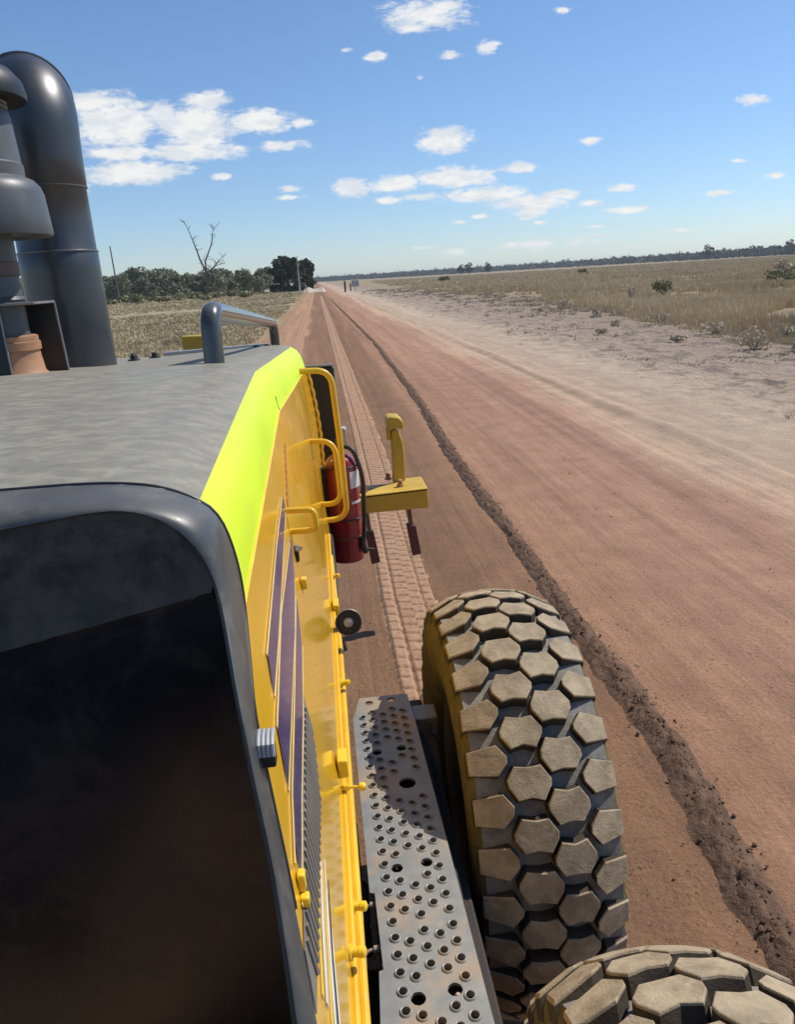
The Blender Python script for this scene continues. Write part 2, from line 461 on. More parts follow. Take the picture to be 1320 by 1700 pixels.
def sharp(me, ang):
    for pl in me.polygons:
        pl.use_smooth = True
    try:
        me.set_sharp_from_angle(angle=R(ang))
    except Exception:
        pass


def link(name, me, mats, parent=None, origin=(0, 0, 0)):
    o = bpy.data.objects.new(name, me)
    COL.objects.link(o)
    for mt in (mats if isinstance(mats, (list, tuple)) else [mats]):
        me.materials.append(mt)
    if parent is not None:
        o.parent = parent
        ORIGIN[o] = ORIGIN[parent]
    else:
        o.location = origin
        ORIGIN[o] = Vector(origin)
    return o


class MB:
    """collects world-space geometry, links it as one mesh"""
    def __init__(self):
        self.v = []; self.f = []; self.mi = []

    def add(self, verts, faces, mi=0):
        k = len(self.v)
        self.v.extend([tuple(q) for q in verts])
        self.f.extend([tuple(i + k for i in fc) for fc in faces])
        self.mi.extend([mi] * len(faces))
        return self

    def box(self, c, s, rot=None, mi=0):
        vs = []
        for i in (-1, 1):
            for j in (-1, 1):
                for k in (-1, 1):
                    q = Vector((i * s[0] / 2, j * s[1] / 2, k * s[2] / 2))
                    if rot is not None:
                        q = rot @ q
                    vs.append(q + Vector(c))
        return self.add(vs, [(0, 1, 3, 2), (4, 6, 7, 5), (0, 4, 5, 1), (2, 3, 7, 6), (0, 2, 6, 4), (1, 5, 7, 3)], mi)

    def bounds(self, lo, hi, mi=0):
        return self.box([(a + b) / 2 for a, b in zip(lo, hi)], [b - a for a, b in zip(lo, hi)], None, mi)

    def sweep(self, pts, rad, n=16, cap=True, mi=0, flat=1.0, up=None):
        pts = [Vector(q) for q in pts]
        if not isinstance(rad, (list, tuple)):
            rad = [rad] * len(pts)
        t0 = (pts[1] - pts[0]).normalized()
        a = Vector(up) if up is not None else (Vector((0, 0, 1)) if abs(t0.z) < 0.9 else Vector((1, 0, 0)))
        nrm = (a - t0 * a.dot(t0)).normalized()
        vs, fs = [], []
        for i, q in enumerate(pts):
            t = ((pts[min(i + 1, len(pts) - 1)] - pts[max(i - 1, 0)])).normalized()
            nrm = (nrm - t * nrm.dot(t)).normalized()
            bn = t.cross(nrm)
            for k in range(n):
                an = 2 * PI * k / n
                vs.append(q + (nrm * math.cos(an) * flat + bn * math.sin(an)) * rad[i])
        for i in range(len(pts) - 1):
            for k in range(n):
                k2 = (k + 1) % n
                fs.append((i * n + k, i * n + k2, (i + 1) * n + k2, (i + 1) * n + k))
        if cap:
            fs.append(tuple(range(n - 1, -1, -1)))
            fs.append(tuple((len(pts) - 1) * n + k for k in range(n)))
        return self.add(vs, fs, mi)

    def lathe(self, prof, c, axis=(0, 0, 1), n=32, mi=0, cap=True, xdir=None):
        ax = Vector(axis).normalized()
        a = Vector(xdir) if xdir is not None else (Vector((1, 0, 0)) if abs(ax.x) < 0.9 else Vector((0, 1, 0)))
        e1 = (a - ax * a.dot(ax)).normalized()
        e2 = ax.cross(e1)
        vs, fs = [], []
        for (r, h) in prof:
            for k in range(n):
                an = 2 * PI * k / n
                vs.append(Vector(c) + ax * h + (e1 * math.cos(an) + e2 * math.sin(an)) * r)
        for i in range(len(prof) - 1):
            for k in range(n):
                k2 = (k + 1) % n
                fs.append((i * n + k, i * n + k2, (i + 1) * n + k2, (i + 1) * n + k))
        if cap:
            fs.append(tuple(range(n - 1, -1, -1)))
            fs.append(tuple((len(prof) - 1) * n + k for k in range(n)))
        return self.add(vs, fs, mi)

    def grid(self, rows, mi=0, flip=False):
        nr, nc = len(rows), len(rows[0])
        vs = [q for r in rows for q in r]
        fs = []
        for i in range(nr - 1):
            for j in range(nc - 1):
                q = (i * nc + j, i * nc + j + 1, (i + 1) * nc + j + 1, (i + 1) * nc + j)
                fs.append(q[::-1] if flip else q)
        return self.add(vs, fs, mi)

    def prism(self, poly, off, mi=0):
        """poly of 3-D points extruded along off"""
        n = len(poly)
        p = [Vector(q) for q in poly]
        vs = p + [q + Vector(off) for q in p]
        fs = [tuple(range(n - 1, -1, -1)), tuple(range(n, 2 * n))]
        for i in range(n):
            j = (i + 1) % n
            fs.append((i, j, n + j, n + i))
        return self.add(vs, fs, mi)

    def build(self, name, mats, parent=None, origin=(0, 0, 0), smooth=35, bevel=0.0, seg=2, fix=True):
        o0 = ORIGIN[parent] if parent is not None else Vector(origin)
        me = bpy.data.meshes.new(name)
        me.from_pydata([(a - o0.x, b - o0.y, c - o0.z) for a, b, c in self.v], [], self.f)
        if any(self.mi):
            me.polygons.foreach_set('material_index', self.mi)
        if fix:
            bm = bmesh.new(); bm.from_mesh(me)
            bmesh.ops.recalc_face_normals(bm, faces=bm.faces)
            bm.to_mesh(me); bm.free()
        if smooth:
            sharp(me, smooth)
        ob = link(name, me, mats, parent, origin)
        if bevel:
            md = ob.modifiers.new('bevel', 'BEVEL')
            md.width = bevel; md.segments = seg; md.limit_method = 'ANGLE'; md.angle_limit = R(40)
            md.harden_normals = False
        return ob


def fillet(pts, r, n=6):
    """round the inner corners of a polyline"""
    pts = [Vector(q) for q in pts]
    out = [pts[0]]
    for i in range(1, len(pts) - 1):
        a, b, c = pts[i - 1], pts[i], pts[i + 1]
        d1 = (a - b); d2 = (c - b)
        rr = min(r, d1.length * 0.49, d2.length * 0.49)
        p1 = b + d1.normalized() * rr; p2 = b + d2.normalized() * rr
        for k in range(n + 1):
            t = k / n
            out.append(p1 * (1 - t) ** 2 + b * 2 * t * (1 - t) + p2 * t ** 2)
    out.append(pts[-1])
    return out


def empty(name, loc):
    o = bpy.data.objects.new(name, None)
    COL.objects.link(o)
    o.location = loc
    o.empty_display_size = 0.2
    ORIGIN[o] = Vector(loc)
    return o


def tag(o, label=None, cat=None, group=None, kind=None):
    if label: o['label'] = label
    if cat: o['category'] = cat
    if group: o['group'] = group
    if kind: o['kind'] = kind
    return o


def lerp(a, b, t):
    return a + (b - a) * t


def interp(x, tab):
    if x <= tab[0][0]:
        return tab[0][1]
    for (x0, y0), (x1, y1) in zip(tab, tab[1:]):
        if x <= x1:
            return lerp(y0, y1, (x - x0) / (x1 - x0))
    return tab[-1][1]


# ------------------------------------------------------------------ ground, road
def np_mesh(name, verts, quads, mat, smooth=True, parent=None, origin=(0, 0, 0)):
    me = bpy.data.meshes.new(name)
    nv = len(verts); nq = len(quads)
    me.vertices.add(nv)
    me.vertices.foreach_set('co', (np.asarray(verts, dtype=np.float32) - np.array(origin, dtype=np.float32)).ravel())
    quads = np.asarray(quads, dtype=np.int32)
    k = quads.shape[1]
    me.loops.add(nq * k)
    me.loops.foreach_set('vertex_index', quads.ravel())
    me.polygons.add(nq)
    me.polygons.foreach_set('loop_start', np.arange(0, nq * k, k, dtype=np.int32))
    me.polygons.foreach_set('loop_total', np.full(nq, k, dtype=np.int32))
    if smooth:
        me.polygons.foreach_set('use_smooth', np.ones(nq, dtype=bool))
    me.update(calc_edges=True)
    me.validate()
    return link(name, me, mat, parent, origin)


def grid_quads(nr, nc):
    i = np.arange(nr - 1)[:, None] * nc + np.arange(nc - 1)[None, :]
    i = i.ravel()
    return np.stack([i, i + 1, i + nc + 1, i + nc], axis=1)


g = MB()
g.grid([[(-5000, -400, 0), (5000, -400, 0)], [(-5000, 6000, 0), (5000, 6000, 0)]])
tag(g.build('ground', M['soil'], smooth=0), kind='structure')


def fbm(x, y, s, octv=4):
    return mnoise.fractal(Vector((x * s, y * s, 3.7)), 1.0, 2.0, octv)


# road: finely divided and uneven close by, coarser further out
ys = []
yy = -1.0
while yy < 420:
    ys.append(yy)
    yy += max(0.035, abs(yy) * 0.012)
xs = np.concatenate([np.linspace(-2.5, -0.3, 23), np.linspace(-0.2, 4.9, 128)])
rv = []
for yv in ys:
    for xv in xs:
        edge = min(1.0, max(0.0, min((xv + 2.5) / 0.5, (4.9 - xv) / 0.5)))
        hgt = 0.010 * fbm(xv * 2.2, yv * 0.35, 1.0, 4) + 0.006 * fbm(xv, yv, 6.0, 3)
        if xv > 1.7:
            hgt += 0.006 * fbm(xv, yv, 11.0, 2)
        rv.append((xv, yv, 0.006 + edge * (0.010 + hgt)))
tag(np_mesh('dirt_road', rv, grid_quads(len(ys), len(xs)), M['soil']), kind='structure')

# rough bare verge: hummocks of old spoil, with a low spill ridge along the road edge
ys = []
yy = 3.0
while yy < 120:
    ys.append(yy); yy += max(0.05, yy * 0.011)
xs = np.arange(4.3, 14.6, 0.075)
rv = []
for yv in ys:
    rx = 4.95 + 0.16 * mnoise.noise(Vector((yv * 0.25, 9.1, 0)))
    for xv in xs:
        e = max(0.0, min(1.0, (xv - 4.5) / 0.6, (14.4 - xv) / 2.0, (yv - 3.0) / 1.0, (120 - yv) / 30))
        rdg = math.exp(-((xv - rx) / 0.16) ** 2) * 0.055 * (1 + 0.6 * mnoise.noise(Vector((yv * 1.7, 4.4, 0))))
        amp = 0.35 + 0.65 * max(0.0, min(1.0, (xv - 6.0) / 2.5))
        hum = mnoise.ridged_multi_fractal(Vector((xv * 0.9, yv * 0.6, 2.2)), 0.7, 2.1, 5, 1.0, 2.0)
        fin = mnoise.fractal(Vector((xv * 4.5, yv * 3.2, 1.1)), 0.7, 2.0, 4)
        rv.append((xv, yv, -0.012 + e * (0.020 + rdg + amp * (0.034 * hum + 0.030 * fin))))
tag(np_mesh('verge', rv, grid_quads(len(ys), len(xs)), M['soil']), kind='structure')

# tyre tracks: rows of lug prints
TRK = [(0.0, 0.505), (5.5, 0.507), (9.5, 0.565), (12.3, 0.585), (24, 0.60), (35, 0.60), (90, 0.62)]
COLS = [(-0.155, 0.040, 0.5), (-0.047, 0.048, 0.0), (0.048, 0.048, 0.5), (0.150, 0.040, 0.0)]


def track_mesh(name, tab, y0, y1, seed, flat=False):
    vs = []
    us = np.linspace(-0.235, 0.235, 48)
    yl = []
    yv = y0
    while yv < y1:
        yl.append(yv); yv += max(0.0125, (yv - 9) * 0.006)
    for yv in yl:
        cx = interp(yv, tab)
        for u in us:
            h = 0.0
            for (c, hw, ph) in COLS:
                a = abs(u - c) / hw
                if a < 1.25:
                    side = min(1.0, max(0.0, (1.10 - a) / 0.14))
                    jx = mnoise.noise(Vector((c * 30 + seed, yv * 7, 0))) * 0.06
                    t = (yv / 0.1345 + ph + jx + (u - c) * 1.5) % 1.0
                    gap = min(1.0, max(0.0, (abs(t - 0.5) * 2 < 0.80) * 1.0 + ((abs(t - 0.5) * 2 >= 0.80) * (0.92 - abs(t - 0.5) * 2) / 0.12)))
                    if yv > 16: gap = lerp(gap, 0.86, min(1.0, (yv - 16) / 6))
                    h = max(h, side * gap)
            e = min(1.0, (0.235 - abs(u)) / 0.02)
            nn = mnoise.noise(Vector((u * 25 + seed, yv * 25, 0))) * 0.004 + mnoise.noise(Vector((u * 7, yv * 5 + seed, 4))) * 0.004
            vs.append((cx + u, yv, 0.004 + e * (0.010 + 0.026 * h + nn)))
    return tag(np_mesh(name, vs, grid_quads(len(yl), len(us)), M['track']), kind='structure')


track_mesh('tyre_track', TRK, 1.6, 130, 1.0)
track_mesh('tyre_track', [(0, -0.95), (40, -0.90), (130, -0.72)], 6.0, 160, 5.0)

# windrow of loose soil left by the blade
WIN = [(0.0, 1.46), (2.1, 1.47), (3.25, 1.61), (4.3, 1.60), (6.3, 1.62), (10.2, 1.67), (16.7, 1.88), (30, 2.05), (43, 2.0), (66, 1.9), (106, 1.72), (125, 1.5)]
yl = []
yv = 0.6
while yv < 118:
    yl.append(yv); yv += max(0.022, yv * 0.006)
us = np.linspace(-0.24, 0.24, 41)
wv = []
for yv in yl:
    cx = interp(yv, WIN) + 0.028 * mnoise.noise(Vector((yv * 0.6, 1.3, 0)))
    hw = 0.080 + 0.020 * mnoise.noise(Vector((yv * 1.1, 7.3, 0)))
    hh = 0.036 + 0.012 * mnoise.noise(Vector((yv * 1.6, 2.2, 0)))
    tap = min(1.0, (118 - yv) / 20)
    for u in us:
        a = (u + 0.03 * mnoise.noise(Vector((u * 9, yv * 5, 8)))) / hw
        pr = math.exp(-(a * a) * 1.5)
        n_ = mnoise.fractal(Vector((u * 30, yv * 30, 0.3)), 0.5, 2.1, 5)
        wv.append((cx + u, yv, -0.004 + tap * (hh * pr * (1 + 0.25 * n_) + 0.019 * pr * n_) + 0.022 * min(1, pr * 4)))
wobj = np_mesh('soil_windrow', wv, grid_quads(len(yl), len(us)), M['windrow'])
tag(wobj, 'dark ridge of loose graded soil running down the middle of the road', 'windrow', kind='stuff')

rng = random.Random(11)
ico = None


def blob(mb, c, r, rr, mi=0):
    bm = bmesh.new()
    bmesh.ops.create_icosphere(bm, subdivisions=1, radius=1.0)
    sx, sy, sz = (rr.uniform(0.7, 1.2) for _ in range(3))
    vs = [(c[0] + q.co.x * r * sx * rr.uniform(0.75, 1.15), c[1] + q.co.y * r * sy * rr.uniform(0.75, 1.15), c[2] + q.co.z * r * sz * 0.75) for q in bm.verts]
    fs = [tuple(v.index for v in f.verts) for f in bm.faces]
    bm.free()
    mb.add(vs, fs, mi)


cl = MB()
for i in range(2600):
    yv = 1.0 + 15 * rng.random() ** 1.7
    w = interp(yv, WIN)
    u = rng.gauss(0.01, 0.052)
    r = 0.003 + 0.010 * rng.random() ** 5
    hz = 0.036 * math.exp(-((u / 0.10) ** 2) * 1.5)
    blob(cl, (w + u, yv, hz + 0.018), r, rng)
for i in range(420):
    yv = 1.5 + 14 * rng.random() ** 1.3
    xv = rng.choice([rng.uniform(-0.4, 1.3), rng.uniform(1.7, 4.4), rng.uniform(1.7, 4.4)])
    blob(cl, (xv, yv, 0.018), 0.003 + 0.007 * rng.random() ** 3, rng)
tag(cl.build('soil_clods', M['clod'], smooth=0, fix=False), 'scattered brown soil clods lying along the windrow and the road', 'clods', kind='stuff')

# ------------------------------------------------------------------ motor grader
grader = empty('motor_grader', (-0.6, 2.4, 0.0))
tag(grader, 'yellow motor grader seen over its engine hood, driving along the red dirt road', 'grader')

# cross-sections of the hood, centre line to right shoulder: grey top, then the lime band
ST = [
    (1.115, [(-0.85, 2.140), (-0.50, 2.138), (-0.38, 2.138), (-0.305, 2.134), (-0.248, 2.123), (-0.198, 2.100)], [(-0.198, 2.100), (-0.176, 2.074), (-0.163, 2.035), (-0.156, 1.985), (-0.152, 1.934)]),
    (1.9, [(-0.85, 2.152), (-0.50, 2.150), (-0.39, 2.149), (-0.315, 2.144), (-0.262, 2.135), (-0.212, 2.115)], [(-0.212, 2.115), (-0.188, 2.094), (-0.173, 2.06), (-0.163, 2.015), (-0.1555, 1.966)]),
    (2.6, [(-0.85, 2.160), (-0.50, 2.158), (-0.40, 2.156), (-0.325, 2.151), (-0.274, 2.143), (-0.224, 2.125)], [(-0.224, 2.125), (-0.199, 2.106), (-0.183, 2.076), (-0.170, 2.035), (-0.160, 1.992)]),
    (2.66, [(-0.85, 2.158), (-0.50, 2.156), (-0.40, 2.154), (-0.325, 2.149), (-0.274, 2.141), (-0.2225, 2.123)], [(-0.2225, 2.123), (-0.197, 2.104), (-0.181, 2.074), (-0.168, 2.033), (-0.158, 1.990)]),
    (3.6, [(-0.85, 2.094), (-0.50, 2.105), (-0.37, 2.108), (-0.30, 2.106), (-0.245, 2.101), (-0.195, 2.087)], [(-0.195, 2.087), (-0.165, 2.068), (-0.147, 2.038), (-0.134, 1.997), (-0.128, 1.955)]),
    (4.52, [(-0.85, 2.046), (-0.50, 2.060), (-0.35, 2.068), (-0.27, 2.067), (-0.22, 2.062), (-0.172, 2.050)], [(-0.172, 2.050), (-0.142, 2.030), (-0.122, 2.000), (-0.109, 1.960), (-0.102, 1.921)]),
    (4.60, [(-0.85, 2.030), (-0.50, 2.043), (-0.35, 2.050), (-0.27, 2.049), (-0.225, 2.044), (-0.18, 2.033)], [(-0.18, 2.033), (-0.153, 2.014), (-0.134, 1.985), (-0.121, 1.95), (-0.113, 1.915)]),
]
CX = -0.90


def full_row(Y, pts):
    left = [(2 * CX - x, Y, z) for (x, z) in pts]
    right = [(x, Y, z) for (x, z) in pts]
    return left, right


def hood_rows(subset, dz=0.0):
    rows = []
    for (Y, top, lime) in subset:
        r = [(x, Y, z + dz) for (x, z) in reversed(top)]
        r += [(2 * CX - x, Y, z + dz) for (x, z) in top]
        rows.append(r)
    return rows


mb = MB()
mb.grid(hood_rows(ST))
# rear closing wall
r_ = hood_rows(ST[-1:])[0]
n_ = len(r_)
mb.grid([r_, [(p[0], p[1] + 0.02, p[2] - 0.05) for p in r_], [(p[0], p[1] + 0.02, 1.2) for p in r_]])
hood = mb.build('hood', M['hood'], grader, smooth=30)

mb = MB()
rows = []
for (Y, top, lime) in ST:
    rows.append([(x, Y, z) for (x, z) in lime])
mb.grid(rows)
Y, top, lime = ST[-1]
cen = (-0.17, Y + 0.035, 1.96)
lr = [(x, Y, z) for (x, z) in lime]
mb.grid([lr, [(lerp(p[0], cen[0], 0.35), Y + 0.025, lerp(p[2], cen[2], 0.3)) for p in lr], [cen] * len(lr)])
band = mb.build('lime_band', M['lime'], grader, smooth=40)
mb = MB()
mb.grid([[(2 * CX - p[0], p[1], p[2]) for p in r] for r in rows])
band2 = mb.build('lime_band', M['lime'], grader, smooth=40)
# panel seam in the lime band
mb = MB()
mb.sweep([(-0.1685, 2.64, 2.035), (-0.163, 2.63, 2.005), (-0.159, 2.625, 1.992)], 0.0022, 6)
mb.build('panel_seam', M['black_steel'], band)


# side panel ---------------------------------------------------------------
def SX(z):
    return -0.03 - 0.145 * (z - 1.1)


YF = [(1.05, 0.60), (1.456, 0.795), (1.504, 0.824), (1.575, 0.859), (1.644, 0.89), (1.734, 0.924), (1.826, 0.963), (1.876, 1.029), (1.934, 1.108)]
rows = []
NS = 14
for i in range(NS + 1):
    s = i / NS
    zf = lerp(1.934, 1.05, s)
    yf = interp(zf, YF)
    row = [(SX(zf) + 0.0, yf, zf)]
    for Yc in (1.115, 1.9, 2.6):
        zt = interp(Yc, [(1.115, 1.934), (1.9, 1.966), (2.6, 1.992)])
        if Yc == 1.115:
            # keep the front column on the plane
            zc = lerp(zt, 1.052, s)
            if Yc - yf < 0.01:
                row.append((SX(zc), yf + 0.01, zc)); continue
        else:
            zc = lerp(zt, 1.06, s)
        row.append((SX(zc), Yc, zc))
    for Yc, xt, zt, xb, zb in ((3.6, -0.128, 1.955, -0.036, 1.08), (4.52, -0.102, 1.921, -0.044, 1.10), (4.60, -0.113, 1.915, -0.055, 1.10)):
        row.append((lerp(xt, xb, s) + 0.016 * math.sin(PI * min(1, s * 1.3)) * (1 if s < 0.77 else 0), Yc, lerp(zt, zb, s)))
    rows.append(row)
mb = MB()
mb.grid(rows)
mb.grid([[rows[i][-1] for i in range(NS + 1)], [(rows[i][-1][0] - 0.3, 4.61, rows[i][-1][2]) for i in range(NS + 1)]])
mb.grid([rows[-1], [(p[0] - 0.05, p[1], p[2] - 0.01) for p in rows[-1]]])
side = mb.build('side_panel', M['yellow'], grader, smooth=30)
mb = MB()
mb.grid([[(2 * CX - p[0], p[1], p[2]) for p in r] for r in rows])
mb.build('side_panel', M['yellow'], grader, smooth=30)
# thin bright edge where lime meets the panel, and the folded rear edge
mb = MB()
mb.sweep([(-0.1505, 1.108, 1.932), (-0.154, 1.9, 1.963), (-0.158, 2.6, 1.990), (-0.127, 3.6, 1.953), (-0.101, 4.52, 1.919)], 0.0035, 6)
mb.build('panel_edge', M['yellow_bright'], side)
mb = MB()
pts = []
for i in range(60):
    s = i / 59
    pts.append((lerp(-0.103, -0.046, s) + 0.014 + 0.016 * math.sin(PI * min(1, s * 1.3)) * (1 if s < 0.77 else 0) + 0.003 * math.sin(i * 1.35), 4.56, lerp(1.915, 1.12, s) + 0.004 * math.cos(i * 1.35)))
mb.sweep(pts, 0.008, 8)
mb.build('edge_seal', M['yellow_rail'], side)
# lower flange rails
mb = MB()
mb.sweep([(SX(1.17) + 0.004, 0.62, 1.17), (SX(1.17) + 0.004, 2.6, 1.17), (-0.040, 3.7, 1.18)], 0.006, 8)
mb.sweep([(SX(1.09) + 0.006, 0.62, 1.09), (SX(1.09) + 0.006, 2.6, 1.09), (-0.037, 3.6, 1.10)], 0.009, 8)
mb.build('lower_rail', M['yellow_rail'], side)


def decal(name, pts, mat, off=0.0035, th=0.0015, parent=side):
    m = MB()
    poly = [(SX(z) + off, y, z) for (y, z) in pts]
    m.prism(poly, (-th, 0, -th * 0.1))
    return m.build(name, mat, parent, smooth=0)


decal('purple_stripe', [(2.02, 1.852), (1.67, 1.842), (1.173, 1.813), (1.132, 1.765), (1.316, 1.773), (1.778, 1.805), (2.00, 1.822)], M['purple'])
decal('purple_stripe', [(1.96, 1.756), (1.91, 1.750), (1.442, 1.764), (1.082, 1.728), (1.035, 1.658), (1.172, 1.662), (1.567, 1.673), (1.803, 1.70)], M['purple'])
decal('purple_stripe', [(1.741, 1.669), (1.38, 1.643), (1.052, 1.626), (0.971, 1.601), (0.943, 1.565), (1.113, 1.579), (1.353, 1.585), (1.606, 1.609)], M['purple'])
for a, b in (([(1.99, 1.856), (1.66, 1.8465), (1.165, 1.8175)], 0.0045), ([(1.99, 1.815), (1.77, 1.799), (1.31, 1.767), (1.132, 1.757)], 0.005),
             ([(1.90, 1.759), (1.44, 1.7695), (1.08, 1.7335)], 0.0045), ([(1.80, 1.693), (1.56, 1.667), (1.17, 1.656), (1.03, 1.650)], 0.005),
             ([(1.741, 1.676), (1.38, 1.649), (1.05, 1.632), (0.93, 1.600)], 0.004), ([(1.62, 1.602), (1.353, 1.578), (1.11, 1.572), (0.90, 1.553)], 0.005)):
    decal('pinstripe', [(y, z + b * 0.5) for y, z in a] + [(y, z - b * 0.5) for y, z in reversed(a)], M['cream'])
# small slanted warning writing, too oblique to read
for k in range(9):
    t = k / 8
    y0 = lerp(2.50, 2.14, t); z0 = lerp(1.905, 1.822, t)
    decal('warning_text', [(y0, z0), (y0 - 0.03, z0 - 0.004), (y0 - 0.048, z0 - 0.026), (y0 - 0.018, z0 - 0.022)], M['pink_decal'])
# ribbed grey patch, a reflection built as colour and ribs, and the tall lettering strips below it
gp = [(1.447, 1.586), (1.394, 1.495), (1.268, 1.440), (1.05, 1.452), (0.80, 1.468), (0.84, 1.535), (0.949, 1.555), (1.123, 1.567)]
gr = decal('ribbed_reflection', gp, M['panel_reflection'], off=0.003)
mb = MB()
for k in range(26):
    y = lerp(1.40, 0.86, k / 25)
    zt = interp(y, [(0.84, 1.53), (0.949, 1.552), (1.123, 1.563), (1.40, 1.576)])
    zb = interp(y, [(0.80, 1.475), (1.268, 1.446), (1.394, 1.50), (1.447, 1.58)])
    if zt - zb > 0.01:
        mb.sweep([(SX(zt) + 0.004, y, zt), (SX(zb) + 0.004, y, zb)], 0.0045, 6)
mb.build('reflection_rib', M['panel_reflection'], gr)
for pts in ([(1.12, 1.436), (0.99, 1.428), (0.87, 1.405), (0.87, 1.392), (1.0, 1.415)],
            [(1.16, 1.405), (1.0, 1.385), (0.86, 1.345), (0.86, 1.333), (1.0, 1.37)],
            [(1.05, 1.36), (0.93, 1.335), (0.84, 1.30), (0.84, 1.29), (0.93, 1.32)]):
    decal('white_marking', pts, M['white_decal'])
for pts in ([(1.12, 1.418), (1.0, 1.402), (0.86, 1.37), (0.86, 1.36), (1.0, 1.392)],
            [(1.10, 1.452), (0.95, 1.450), (0.86, 1.432), (0.86, 1.420), (0.95, 1.44)]):
    decal('yellow_marking', pts, M['yellow_bright'])
for pts in ([(1.14, 1.378), (1.0, 1.362), (0.86, 1.318), (0.86, 1.312), (1.0, 1.355)],):
    decal('black_marking', pts, M['black_steel'])


# fittings on the side panel ------------------------------------------------
def fitting(name, c, s, mat, parent=side, bevel=0.004, rot=None):
    m = MB(); m.box(c, s, rot)
    return m.build(name, mat, parent, bevel=bevel)


m = MB()
m.box((SX(1.23) + 0.014, 1.69, 1.235), (0.026, 0.06, 0.05))
m.build('latch', M['yellow_bright'], side, bevel=0.004)
m = MB()
m.lathe([(0.004, 0), (0.004, 0.045), (0.010, 0.046), (0.011, 0.055), (0.007, 0.062)], (SX(1.19), 1.66, 1.185), (1, -0.1, 0), 14)
m.lathe([(0.009, 0), (0.009, 0.012)], (SX(1.19) + 0.008, 1.66, 1.185), (1, -0.1, 0), 14)
m.build('bolt', M['yellow_bright'], side)
m = MB()
m.box((SX(1.17) + 0.012, 2.806, 1.175), (0.024, 0.08, 0.045))
m.build('latch', M['yellow_bright'], side, bevel=0.004)
for (y, z) in ((1.309, 1.15), (1.143, 1.205), (2.3, 1.12), (3.2, 1.15)):
    m = MB()
    m.lathe([(0.015, 0), (0.015, 0.004), (0.009, 0.005), (0.009, 0.016), (0.0105, 0.018), (0.0105, 0.028), (0.006, 0.031)], (SX(z) + 0.004, y, z), (1, -0.2, 0.1), 12)
    m.build('bolt', M['yellow_bright'], side)
m = MB()
m.box((SX(1.575) + 0.006, 0.925, 1.575), (0.012, 0.018, 0.030)); m.box((SX(1.555) + 0.006, 0.912, 1.552), (0.014, 0.016, 0.018))
m.build('door_latch', M['yellow_bright'], side, bevel=0.003)
m = MB()
m.box((SX(1.63) + 0.008, 1.937, 1.632), (0.016, 0.026, 0.03))
m.build('door_latch', M['yellow_rail'], side, bevel=0.003)
m = MB()
m.lathe([(0.011, 0), (0.012, 0.008), (0.006, 0.012), (0.005, 0.02)], (SX(1.70), 2.0, 1.706), (1, -0.2, 0.15), 14)
m.build('lock_pin', M['chrome'], side)
m = MB()
m.box((SX(1.69) + 0.004, 1.985, 1.690), (0.010, 0.02, 0.025))
m.build('latch_hook', M['black_steel'], side, bevel=0.003)

# handles and rails on the side
m = MB()
m.sweep(fillet([(-0.14, 2.02, 1.812), (-0.056, 2.0, 1.814), (-0.054, 2.0, 1.757), (-0.14, 2.02, 1.752)], 0.018), 0.0085, 12)
m.build('door_handle', M['yellow_rail'], grader)
m = MB()
m.sweep(fillet([(-0.13, 4.0, 1.966), (0.036, 4.0, 1.962), (0.058, 4.0, 1.56), (0.064, 4.0, 1.165), (-0.10, 4.0, 1.160)], 0.11, 10), 0.0155, 16)
m.build('hand_rail', M['yellow_rail'], grader)
m = MB()
m.sweep(fillet([(-0.14, 3.55, 1.694), (0.024, 3.5, 1.694), (0.034, 3.5, 1.392), (-0.11, 3.55, 1.386)], 0.07, 10), 0.0125, 16)
m.build('hand_rail', M['yellow_rail'], grader)

# front collar and dark front face -----------------------------------------
OUT = [(CX, 1.118, 2.1405), (-0.50, 1.118, 2.1385), (-0.38, 1.118, 2.1385), (-0.305, 1.118, 2.1345), (-0.248, 1.118, 2.1235), (-0.198, 1.118, 2.1005),
       (-0.174, 1.118, 2.074), (-0.161, 1.118, 2.035), (-0.153, 1.115, 1.985), (SX(1.934) + 0.001, 1.106, 1.934)]
for z in (1.876, 1.826, 1.734, 1.644, 1.575, 1.504, 1.456, 1.30, 1.15, 1.02):
    OUT.append((SX(z) + 0.001, interp(z, YF) - 0.003, z))
INN = [(CX, 1.03, 2.070), (-0.60, 1.03, 2.090), (-0.4474, 1.030, 2.1065), (-0.3672, 1.030, 2.1155), (-0.3268, 1.030, 2.1195), (-0.2905, 1.030, 2.1195), (-0.2606, 1.030, 2.1126), (-0.2346, 1.030, 2.0993), (-0.2129, 1.030, 2.0808),
       (-0.1956, 1.030, 2.0572), (-0.1828, 1.030, 2.0293), (-0.1729, 1.022, 1.9985), (-0.1667, 1.008, 1.968), (-0.1600, 0.980, 1.9352), (-0.1500, 0.932, 1.8838), (-0.1425, 0.905, 1.8345),
       (-0.1365, 0.885, 1.7831), (-0.1302, 0.870, 1.7376), (-0.1243, 0.855, 1.6959), (-0.1182, 0.835, 1.6464), (-0.1128, 0.810, 1.5967), (-0.1081, 0.785, 1.543), (-0.1042, 0.762, 1.4959), (-0.090, 0.70, 1.35), (-0.06, 0.62, 1.15), (-0.04, 0.58, 1.02)]


